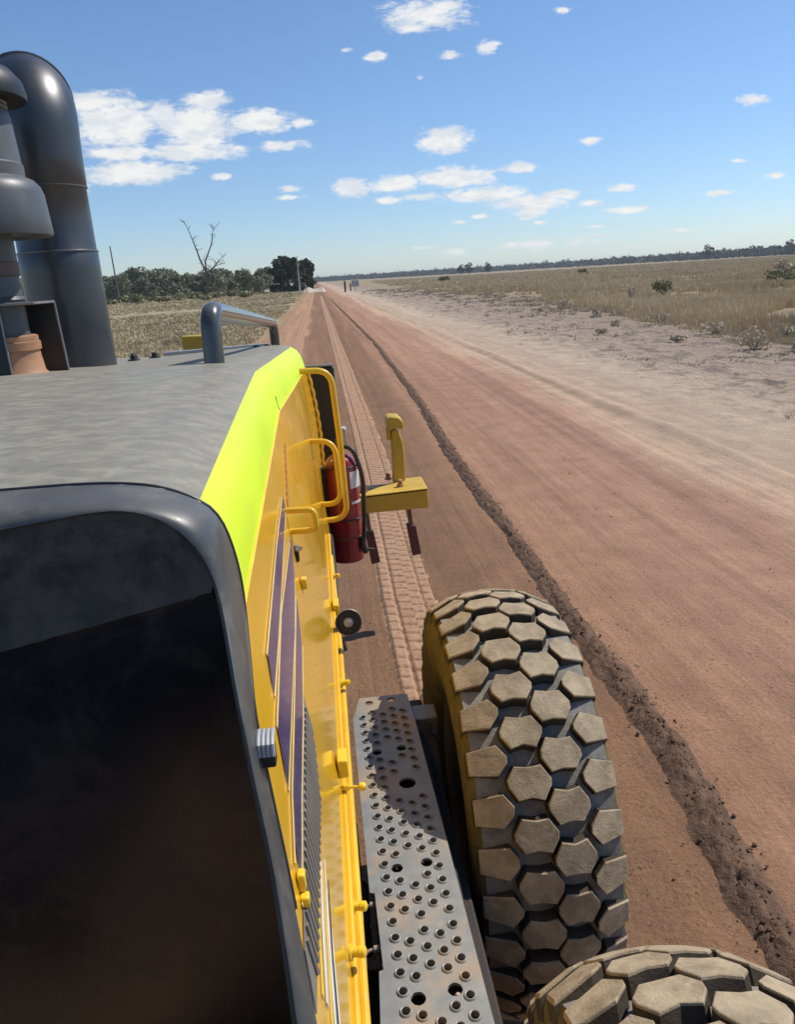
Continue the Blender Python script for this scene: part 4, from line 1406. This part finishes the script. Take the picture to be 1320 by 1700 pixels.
def blades(name, X, Y, H, K, spread, wid, mat, seed=1, lean=0.45, label=None, cat=None):
    """many grass tufts as one sheet of tapering blades"""
    rg = np.random.default_rng(seed)
    n = len(X)
    X = np.repeat(X, K); Y = np.repeat(Y, K); H = np.repeat(H, K); W_ = np.repeat(wid, K); S = np.repeat(spread, K)
    N = n * K
    a = rg.uniform(0, 2 * PI, N)
    rad = S * np.sqrt(rg.uniform(0, 1, N)) * 0.6
    bx = X + np.cos(a) * rad; by = Y + np.sin(a) * rad
    h = H * rg.uniform(0.45, 1.1, N)
    l = h * lean * rg.uniform(0.1, 1.0, N)
    tx = bx + np.cos(a) * l; ty = by + np.sin(a) * l
    o = rg.uniform(0, PI, N)
    ox = np.cos(o) * W_ * 0.5; oy = np.sin(o) * W_ * 0.5
    mx = bx + np.cos(a) * l * 0.35; my = by + np.sin(a) * l * 0.35
    z0 = np.full(N, -0.01)
    v = np.stack([np.stack([bx - ox, by - oy, z0], 1), np.stack([bx + ox, by + oy, z0], 1),
                  np.stack([mx + ox * 0.8, my + oy * 0.8, h * 0.6], 1), np.stack([tx, ty, h], 1), np.stack([mx - ox * 0.8, my - oy * 0.8, h * 0.6], 1)], 1).reshape(-1, 3)
    i = np.arange(N)[:, None] * 5
    q1 = np.concatenate([i, i + 1, i + 2, i + 4], 1)
    q2 = np.concatenate([i + 4, i + 2, i + 3, i + 3], 1)
    me = bpy.data.meshes.new(name)
    me.vertices.add(len(v)); me.vertices.foreach_set('co', v.astype(np.float32).ravel())
    tri = np.concatenate([i + 4, i + 2, i + 3], 1)
    li = np.concatenate([q1.ravel(), tri.ravel()]).astype(np.int32)
    me.loops.add(len(li)); me.loops.foreach_set('vertex_index', li)
    me.polygons.add(2 * N)
    ls = np.concatenate([np.arange(N) * 4, N * 4 + np.arange(N) * 3]).astype(np.int32)
    lt = np.concatenate([np.full(N, 4), np.full(N, 3)]).astype(np.int32)
    me.polygons.foreach_set('loop_start', ls); me.polygons.foreach_set('loop_total', lt)
    me.update(calc_edges=True); me.validate()
    o_ = link(name, me, mat)
    return tag(o_, label, cat, kind='stuff')


def clump(X, Y, s, thr):
    """keep points where a broad noise is high"""
    return np.array([mnoise.fractal(Vector((a * s, b * s, 1.7)), 1.0, 2.0, 3) > thr for a, b in zip(X, Y)])


def edge_right(Y):
    return np.interp(Y, [8, 18, 50, 140, 400, 900], [10.5, 11.3, 15.5, 17.0, 28.0, 60.0])


# right paddock
Yr = np.exp(nrg.uniform(math.log(9), math.log(620), 30000)); Xr = Yr * nrg.uniform(0.02, 0.95, 30000)
e = edge_right(Yr)
wob = np.array([mnoise.noise(Vector((b * 0.12, 3.1, 0))) for b in Yr]) * 1.6
ok = Xr > e + wob
Xr, Yr = Xr[ok], Yr[ok]
k = clump(Xr, Yr, 0.09, -0.35); Xr, Yr = Xr[k], Yr[k]
hh = np.array([0.48 + 0.30 * mnoise.fractal(Vector((a * 0.07, b * 0.07, 0)), 1, 2, 3) for a, b in zip(Xr, Yr)]).clip(0.16, 0.9)
hh = hh * np.clip((Xr - edge_right(Yr)) / 6 + 0.35, 0.35, 1.0)
blades('dry_grass', Xr, Yr, hh, 16, 0.16 + Yr * 0.0045, 0.010 + Yr * 0.0007, M['dry_grass'], 2, label='pale dry grass covering the right hand paddock', cat='grass')
# litter and dead tufts between shoulder and grass
Yv = np.exp(nrg.uniform(math.log(6.5), math.log(160), 9000)); Xv = nrg.uniform(6.3, 19, 9000)
ok = (Xv < edge_right(Yv) + 2.5) & (nrg.uniform(0, 1, 9000) < ((Xv - 6.0) / 7).clip(0.02, 1) ** 1.6)
Xv, Yv = Xv[ok], Yv[ok]
k = clump(Xv, Yv, 0.35, 0.02); Xv, Yv = Xv[k], Yv[k]
blades('dead_tufts', Xv, Yv, nrg.uniform(0.05, 0.22, len(Xv)), 14, np.full(len(Xv), 0.16) + Yv * 0.002, 0.008 + Yv * 0.0005, M['grey_grass'], 4, lean=1.0, label='low grey dead tufts between the bare shoulder and the grass', cat='tufts')
Yb = np.exp(nrg.uniform(math.log(7), math.log(70), 26000)); Xb = nrg.uniform(5.6, 18, 26000)
ok = (Xb < edge_right(Yb) + 1.5) & (nrg.uniform(0, 1, 26000) < ((Xb - 5.3) / 6).clip(0.03, 1))
Xb, Yb = Xb[ok], Yb[ok]
k = clump(Xb, Yb, 0.55, 0.05); Xb, Yb = Xb[k], Yb[k]
blades('dead_litter', Xb, Yb, nrg.uniform(0.01, 0.04, len(Xb)), 8, np.full(len(Xb), 0.16) + Yb * 0.002, 0.010 + Yb * 0.0006, M['straw'], 5, lean=3.0, label='flattened grey straw littering the bare ground beyond the road shoulder', cat='litter')
# left paddock
Yl = np.exp(nrg.uniform(math.log(9), math.log(240), 16000)); Xl = -3.0 - Yl * nrg.uniform(0.0, 0.45, 16000)
k = clump(Xl, Yl, 0.06, -0.5); Xl, Yl = Xl[k], Yl[k]
blades('left_grass', Xl, Yl, nrg.uniform(0.06, 0.26, len(Xl)), 12, 0.22 + Yl * 0.006, 0.008 + Yl * 0.0008, M['left_grass'], 6, lean=1.3, label='short dry grass in the paddock left of the road', cat='grass')


def leaf_cloud(mb_v, mb_f, blobs, n, size, rr, squash=0.85):
    for _ in range(n):
        c, r = blobs[rr.randrange(len(blobs))]
        while True:
            d = Vector((rr.uniform(-1, 1), rr.uniform(-1, 1), rr.uniform(-1, 1)))
            if 0.05 < d.length < 1.0: break
        d = d.normalized() * (d.length ** 0.45)
        p = Vector(c) + Vector((d.x * r[0], d.y * r[1], d.z * r[2]))
        s = size * rr.uniform(0.5, 1.3)
        a = Vector((rr.gauss(0, 1), rr.gauss(0, 1), rr.gauss(0, 0.7))).normalized()
        b = a.cross(Vector((rr.gauss(0, 1), rr.gauss(0, 1), rr.gauss(0, 1)))).normalized()
        k = len(mb_v)
        mb_v += [p - a * s - b * s * 0.5, p + a * s * 0.3 - b * s * 0.7, p + a * s + b * s * 0.2, p - a * s * 0.2 + b * s * 0.7]
        mb_f.append((k, k + 1, k + 2, k + 3))


def make_tree(name, label, cat, h, w, seed, leafm, base=0.22, nblob=16, nleaf=1500, lsize=0.36, group=None):
    rr = random.Random(seed)
    root = empty(name, (0, 0, 0))
    tag(root, label, cat, group)
    m = MB()
    m.sweep([(0, 0, -0.2), (0.05 * w, 0.02, h * 0.25), (-0.03 * w, 0.04 * w, h * 0.5), (0.02 * w, 0, h * 0.72)], [h * 0.028, h * 0.022, h * 0.016, h * 0.007], 8)
    blobs = []
    for k in range(nblob):
        a = rr.uniform(0, 2 * PI); t = rr.random() ** 0.8
        zz = h * lerp(base + 0.12, 0.9, t)
        rad = w * 0.5 * math.sin(PI * lerp(0.22, 0.86, t)) * rr.uniform(0.25, 0.95)
        c = Vector((math.cos(a) * rad, math.sin(a) * rad, zz))
        s = w * rr.uniform(0.13, 0.24)
        blobs.append((c, (s, s, s * rr.uniform(0.6, 0.95))))
        if k % 2 == 0:
            m.sweep([(0, 0, h * lerp(0.25, 0.6, t)), c * 0.55 + Vector((0, 0, zz * 0.38)), c], [h * 0.010, h * 0.007, h * 0.002], 5)
    m.build('trunk', M['bark'], root, smooth=60)
    v, f = [], []
    leaf_cloud(v, f, blobs, nleaf, lsize, rr)
    me = bpy.data.meshes.new('crown'); me.from_pydata([tuple(q) for q in v], [], f)
    link('crown', me, leafm, root)
    return root


def copy_tree(o):
    c = o.copy(); COL.objects.link(c)
    for ch in o.children:
        d = ch.copy(); COL.objects.link(d); d.parent = c
    return c


H0 = 2.4
GR = 'gum trees in the row behind the left paddock'
ROWLAB = 'grey green gum tree in the row behind the left paddock'
protos = [make_tree('gum_tree', ROWLAB, 'tree', 8.0, 6.5, 20 + i, M['gum_leaf'], base=b, nblob=nb, nleaf=1500, lsize=0.34, group=GR) for i, (b, nb) in enumerate(((-0.05, 22), (0.04, 17), (-0.08, 24), (0.0, 19), (-0.06, 21)))]
rr = random.Random(77)
tl = []
xx = -0.42
while xx < -0.062:
    tl.append(xx); xx += rr.uniform(0.0058, 0.0098)
used = [False] * len(protos)
for i, u in enumerate(tl):
    for lay in range(2):
        Yt = (212 if lay == 0 else 245) + rr.uniform(-12, 14)
        if lay and i % 3 == 0: continue
        p = rr.randrange(len(protos))
        o = protos[p] if not used[p] else copy_tree(protos[p])
        used[p] = True
        s = rr.uniform(0.48, 1.02) * (1.12 if lay else 1.0) * (0.92 if u > -0.16 else 1.0)
        o.location = ((u + rr.uniform(-0.003, 0.003)) * Yt, Yt, 0)
        o.rotation_euler = (0, 0, rr.uniform(0, 6.28))
        o.scale = (s * rr.uniform(0.9, 1.2), s * rr.uniform(0.9, 1.2), s)
for p, us_ in zip(protos, used):
    if not us_: p.location = (-95, 240, 0)
# the dense dark clump nearer the road
CG = 'dark trees of the dense clump beside the road'
for i, (px_, Yt, h, w) in enumerate(((-0.050, 226, 8.8, 5.6), (-0.036, 232, 9.8, 5.8), (-0.024, 224, 9.2, 5.8), (-0.012, 230, 8.8, 5.4), (-0.045, 238, 9.4, 5.5), (-0.006, 238, 7.8, 4.0))):
    t = make_tree('shade_tree', 'dark dense round crowned tree in the clump left of the road end', 'tree', h, w, 50 + i, M['dark_leaf'], base=-0.10, nblob=30, nleaf=3000, lsize=0.36, group=CG)
    t.location = (px_ * Yt, Yt, 0)

# dead tree -----------------------------------------------------------------
def dead_tree():
    root = empty('dead_tree', (0, 0, 0))
    tag(root, 'tall bare dead tree forking into two limbs in front of the gum row', 'tree')
    rr = random.Random(9)
    S = 0.156
    def P3(px, py, d=0.0): return Vector(((px - 347) * S, d, (491 - py) * S))
    m = MB()
    m.sweep([P3(348, 494), P3(346.5, 480), P3(345, 465), P3(343, 452), P3(342.5, 446)], [0.62, 0.50, 0.43, 0.40, 0.36], 10)
    tr = m.build('trunk', M['dead_wood'], root, smooth=60)
    limbs = [
        ([(343, 449), (339, 440), (333, 428), (327, 412), (323, 400), (317, 386), (310, 372), (308, 366)], 0.30, -1.5),
        ([(342.5, 449), (341, 440), (341, 428), (347, 412), (351, 398), (352, 386), (354, 374), (362, 366)], 0.27, 1.0),
        ([(344, 452), (350, 444), (358, 436), (367, 432), (373, 431)], 0.17, 1.6),
        ([(350, 444), (359, 433), (366, 424), (371, 418)], 0.12, 0.6),
    ]
    for pts, r0, dep in limbs:
        n = len(pts)
        m = MB()
        ps = [P3(px + rr.uniform(-.5, .5), py, dep * i / n * 2) for i, (px, py) in enumerate(pts)]
        m.sweep(ps, [lerp(r0, 0.035, i / (n - 1)) for i in range(n)], 7)
        for i in range(1, n):
            for _ in range(3):
                q = ps[i].lerp(ps[i - 1], rr.random())
                L = rr.uniform(0.8, 2.4)
                d = Vector((rr.gauss(0, 0.8), rr.gauss(0, 0.7), rr.uniform(-0.1, 1))).normalized()
                mid = q + d * L * 0.5 + Vector((rr.uniform(-.2, .2), 0, 0.1))
                end = q + d * L + Vector((rr.uniform(-.3, .3), 0, rr.uniform(0, .4)))
                m.sweep([q, mid, end], [0.07, 0.05, 0.02], 5)
                if rr.random() < 0.5:
                    m.sweep([mid, mid + Vector((rr.gauss(0, .5), rr.gauss(0, .5), rr.uniform(0.2, .9)))], [0.04, 0.015], 4)
        m.build('branch', M['dead_wood'], root, smooth=60)
    return root


dt = dead_tree()
dt.location = (-0.1312 * 200, 200, 0)
dt.rotation_euler = (0, R(6.5), 0)
dt.scale = (0.88, 0.88, 0.88)

# poles ---------------------------------------------------------------------
m = MB(); m.lathe([(0.20, -0.5), (0.17, 6), (0.13, 12.6), (0.0, 12.65)], (0, 0, 0), n=10)
for k in range(3): m.lathe([(0.185, 2 + k * 3.3), (0.19, 2.05 + k * 3.3), (0.185, 2.1 + k * 3.3)], (0, 0, 0), n=10, cap=False)
o = m.build('timber_pole', M['wood_pole'], smooth=60)
tag(o, 'thin dark bare timber pole leaning slightly in the left paddock', 'pole')
o.location = (-0.2385 * 190, 190, 0); o.rotation_euler = (0, R(-1.2), 0)
root = empty('power_pole', (-0.0204 * 180, 180, 0)); tag(root, 'pale pole with a small fitting standing in front of the dark tree clump', 'pole')
m = MB(); m.lathe([(0.17, -0.3), (0.14, 4), (0.10, 7.9), (0.0, 7.95)], (-0.0204 * 180, 180, 0), n=10); m.build('shaft', M['pale_pole'], root, smooth=60)
m = MB(); m.box((-0.0204 * 180 + 0.22, 180, 6.0), (0.35, 0.2, 0.5)); m.build('fitting', M['pale_pole'], root, bevel=0.03)

# gate posts, bank and sign where the road ends
for (u, Y, h, w, lab) in ((0.0357, 158, 2.0, 0.34, 'dark square gate post beside the far end of the road'), (0.0425, 166, 1.5, 0.24, 'shorter dark post behind the gate post at the road end')):
    m = MB(); m.bounds((-w / 2, -w / 2, -0.2), (w / 2, w / 2, h)); m.prism([(-w / 2, -w / 2, h), (w / 2, -w / 2, h), (0, 0, h + 0.15)], (0, 0.01, 0.0))
    o = m.build('gate_post', M['frame_dark'], bevel=0.03); o.location = (u * Y, Y, 0)
    tag(o, lab, 'post', 'posts at the far road end')
root = empty('road_sign', (0.0485 * 160, 160, 0)); tag(root, 'small plain grey sign board beside the gate posts', 'sign')
m = MB(); m.bounds((0.0485 * 160 - .05, 159.95, -0.2), (0.0485 * 160 + .05, 160.05, 1.0)); m.build('post', M['wood_pole'], root)
m = MB(); m.bounds((0.0485 * 160 - .75, 159.88, 0.9), (0.0485 * 160 + .75, 159.94, 2.1)); m.build('board', M['grey_plastic'], root, bevel=0.02)
for (u, Y, h, lab) in ((-0.0205, 172, 1.7, 'pale fence post left of the power pole'), (-0.0125, 172, 1.6, 'pale fence post right of the power pole')):
    m = MB(); m.lathe([(0.11, -0.2), (0.10, h), (0.04, h + 0.06)], (0, 0, 0), n=8)
    o = m.build('fence_post', M['pale_pole'], smooth=60); o.location = (u * Y, Y, 0); tag(o, lab, 'post')
rows = []
for j in range(9):
    t = j / 8
    row = []
    for i in range(40):
        u = -0.018 + 0.030 * i / 39
        Y = 190 + (t - 0.5) * 16
        hgt = (1.15 - 0.75 * abs(math.sin(i * 0.14 + 1.6)) * 0.7) * math.sin(PI * t) * min(1, i / 4, (39 - i) / 6) + 0.15 * mnoise.noise(Vector((i * 0.5, j * 0.9, 0)))
        row.append((u * Y, Y, max(-0.05, hgt)))
    rows.append(row)
m = MB(); m.grid(rows); o = m.build('earth_bank', M['pale_bank']); tag(o, kind='structure')

# shrubs --------------------------------------------------------------------
def shrub(name, label, h, w, seed, mat, loc, group=None, n=420, ls=0.10):
    rr = random.Random(seed)
    root = empty(name, (0, 0, 0)); tag(root, label, 'shrub', group)
    m = MB(); blobs = []
    for k in range(9):
        a = rr.uniform(0, 2 * PI); rad = w * 0.38 * rr.random()
        c = Vector((math.cos(a) * rad, math.sin(a) * rad, h * rr.uniform(0.3, 0.85)))
        blobs.append((c, (w * 0.2, w * 0.2, h * 0.2)))
        m.sweep([(0, 0, -0.03), c * 0.5, c], [0.02 * h, 0.014 * h, 0.006 * h], 5)
    m.build('stem', M['bark'], root, smooth=60)
    v, f = [], []
    leaf_cloud(v, f, blobs, n, ls, rr)
    me = bpy.data.meshes.new('foliage'); me.from_pydata([tuple(q) for q in v], [], f)
    link('foliage', me, mat, root)
    root.location = loc
    return root


SG = 'low bushes at the foot of the gum row'
for i in range(14):
    u = -0.30 + 0.0165 * i + 0.003 * math.sin(i * 5.1); Y = 178 + 14 * math.sin(i * 2.3)
    shrub('low_bush', 'low olive bush at the foot of the gum tree row', 1.5 + 0.5 * math.sin(i * 1.7), 5.5, 200 + i, M['bush_leaf'], (u * Y, Y, 0), SG, 260, 0.32)
shrub('green_shrub', 'largest green shrub standing in the dry grass on the right', 1.15, 1.7, 301, M['bush_leaf'], (0.449 * 52, 52, 0), n=330, ls=0.10)
shrub('dead_shrub', 'thin brown dead shrub left of the green shrub in the grass', 1.15, 0.8, 302, M['dry_bush'], (0.405 * 50, 50, 0), n=160, ls=0.07)
shrub('green_shrub', 'dull green bush in the grass by the right picture edge', 1.5, 2.8, 303, M['bush_leaf'], (0.604 * 60, 60, 0), n=300, ls=0.13)
shrub('brown_shrub', 'brown topped bush behind the dull green bush on the right', 2.2, 3.4, 304, M['dry_bush'], (0.608 * 84, 84, 0), n=260, ls=0.16)
shrub('dark_bush', 'small dark bush at the start of the far grass, left one of the pair', 1.5, 3.4, 305, M['bush_leaf'], (0.160 * 240, 240, 0), n=400, ls=0.28)
shrub('dark_bush', 'small dark bush in the far grass, right one of the pair', 1.3, 3.0, 306, M['bush_leaf'], (0.339 * 210, 210, 0), n=350, ls=0.26)
GS = 'small dead grey bushes along the grass edge'
for i, (x, y, s) in enumerate(((12.4, 24.0, .55), (13.6, 30.5, .5), (12.9, 36.0, .6), (11.2, 19.4, .62), (11.9, 18.4, .5), (10.6, 22.5, .35), (14.8, 47.0, .6), (12.2, 43.0, .45), (11.5, 30.0, .35), (9.8, 27.0, .28), (13.2, 21.2, .6))):
    shrub('dry_bush', 'small grey dead bush on the edge of the dry grass', s * 0.8, s * 1.7, 330 + i, M['dry_bush'], (x, y, 0), GS, 150, 0.05)

# distant tree line ---------------------------------------------------------
rr = random.Random(31)
v, f = [], []
for i in range(2400):
    t = rr.random()
    if rr.random() < 0.3: t = t * 0.3
    u = lerp(-0.03, 0.80, t)
    Y = lerp(1750, 760, min(1.0, t * 1.25)) * rr.uniform(1.0, 1.22)
    h = rr.uniform(7.5, 11.0) * (1.3 if rr.random() < 0.06 else 1.0)
    w = rr.uniform(8, 15)
    c = Vector((u * Y, Y, h * 0.5))
    blobs = [(c + Vector((rr.uniform(-.3, .3) * w, rr.uniform(-.3, .3) * w, rr.uniform(-.12, .2) * h)), (w * 0.36, w * 0.36, h * 0.36)) for _ in range(4)]
    leaf_cloud(v, f, blobs, 46, 1.5, rr)
me = bpy.data.meshes.new('distant_treeline'); me.from_pydata([tuple(q) for q in v], [], f)
tag(link('distant_treeline', me, M['far_leaf']), 'dark low tree line along the right hand horizon', 'tree line', kind='stuff')
FT = [(0.182, 800, 9.5), (0.193, 800, 11.0), (0.217, 800, 10.0), (0.504, 800, 14.5), (0.614, 790, 14.5)]
far_p = make_tree('far_tree', 'single taller tree rising over the distant right tree line', 'tree', 9.0, 7.0, 88, M['far_leaf'], base=0.1, nblob=12, nleaf=500, lsize=0.6, group='taller trees over the distant tree line')
for i, (u, Y, h) in enumerate(FT):
    o = far_p if i == 0 else copy_tree(far_p)
    o.location = (u * Y, Y, 0); o.scale = (h / 9, h / 9, h / 9); o.rotation_euler = (0, 0, i * 1.3)

# ------------------------------------------------------------------ air
hm = bpy.data.materials.new('haze'); hm.use_nodes = True; hm.node_tree.nodes.clear()
hn = NT(hm.node_tree)
pv = hn.new('ShaderNodeVolumePrincipled')
pv.inputs['Color'].default_value = (0.86, 0.92, 1.0, 1)
pv.inputs['Density'].default_value = 0.00016
pv.inputs['Anisotropy'].default_value = 0.2
ho = hn.new('ShaderNodeOutputMaterial')
hm.node_tree.links.new(pv.outputs[0], ho.inputs['Volume'])
m = MB(); m.bounds((-5100, -450, -1.0), (5100, 6100, 24.0))
tag(m.build('haze', hm, smooth=0), kind='stuff')
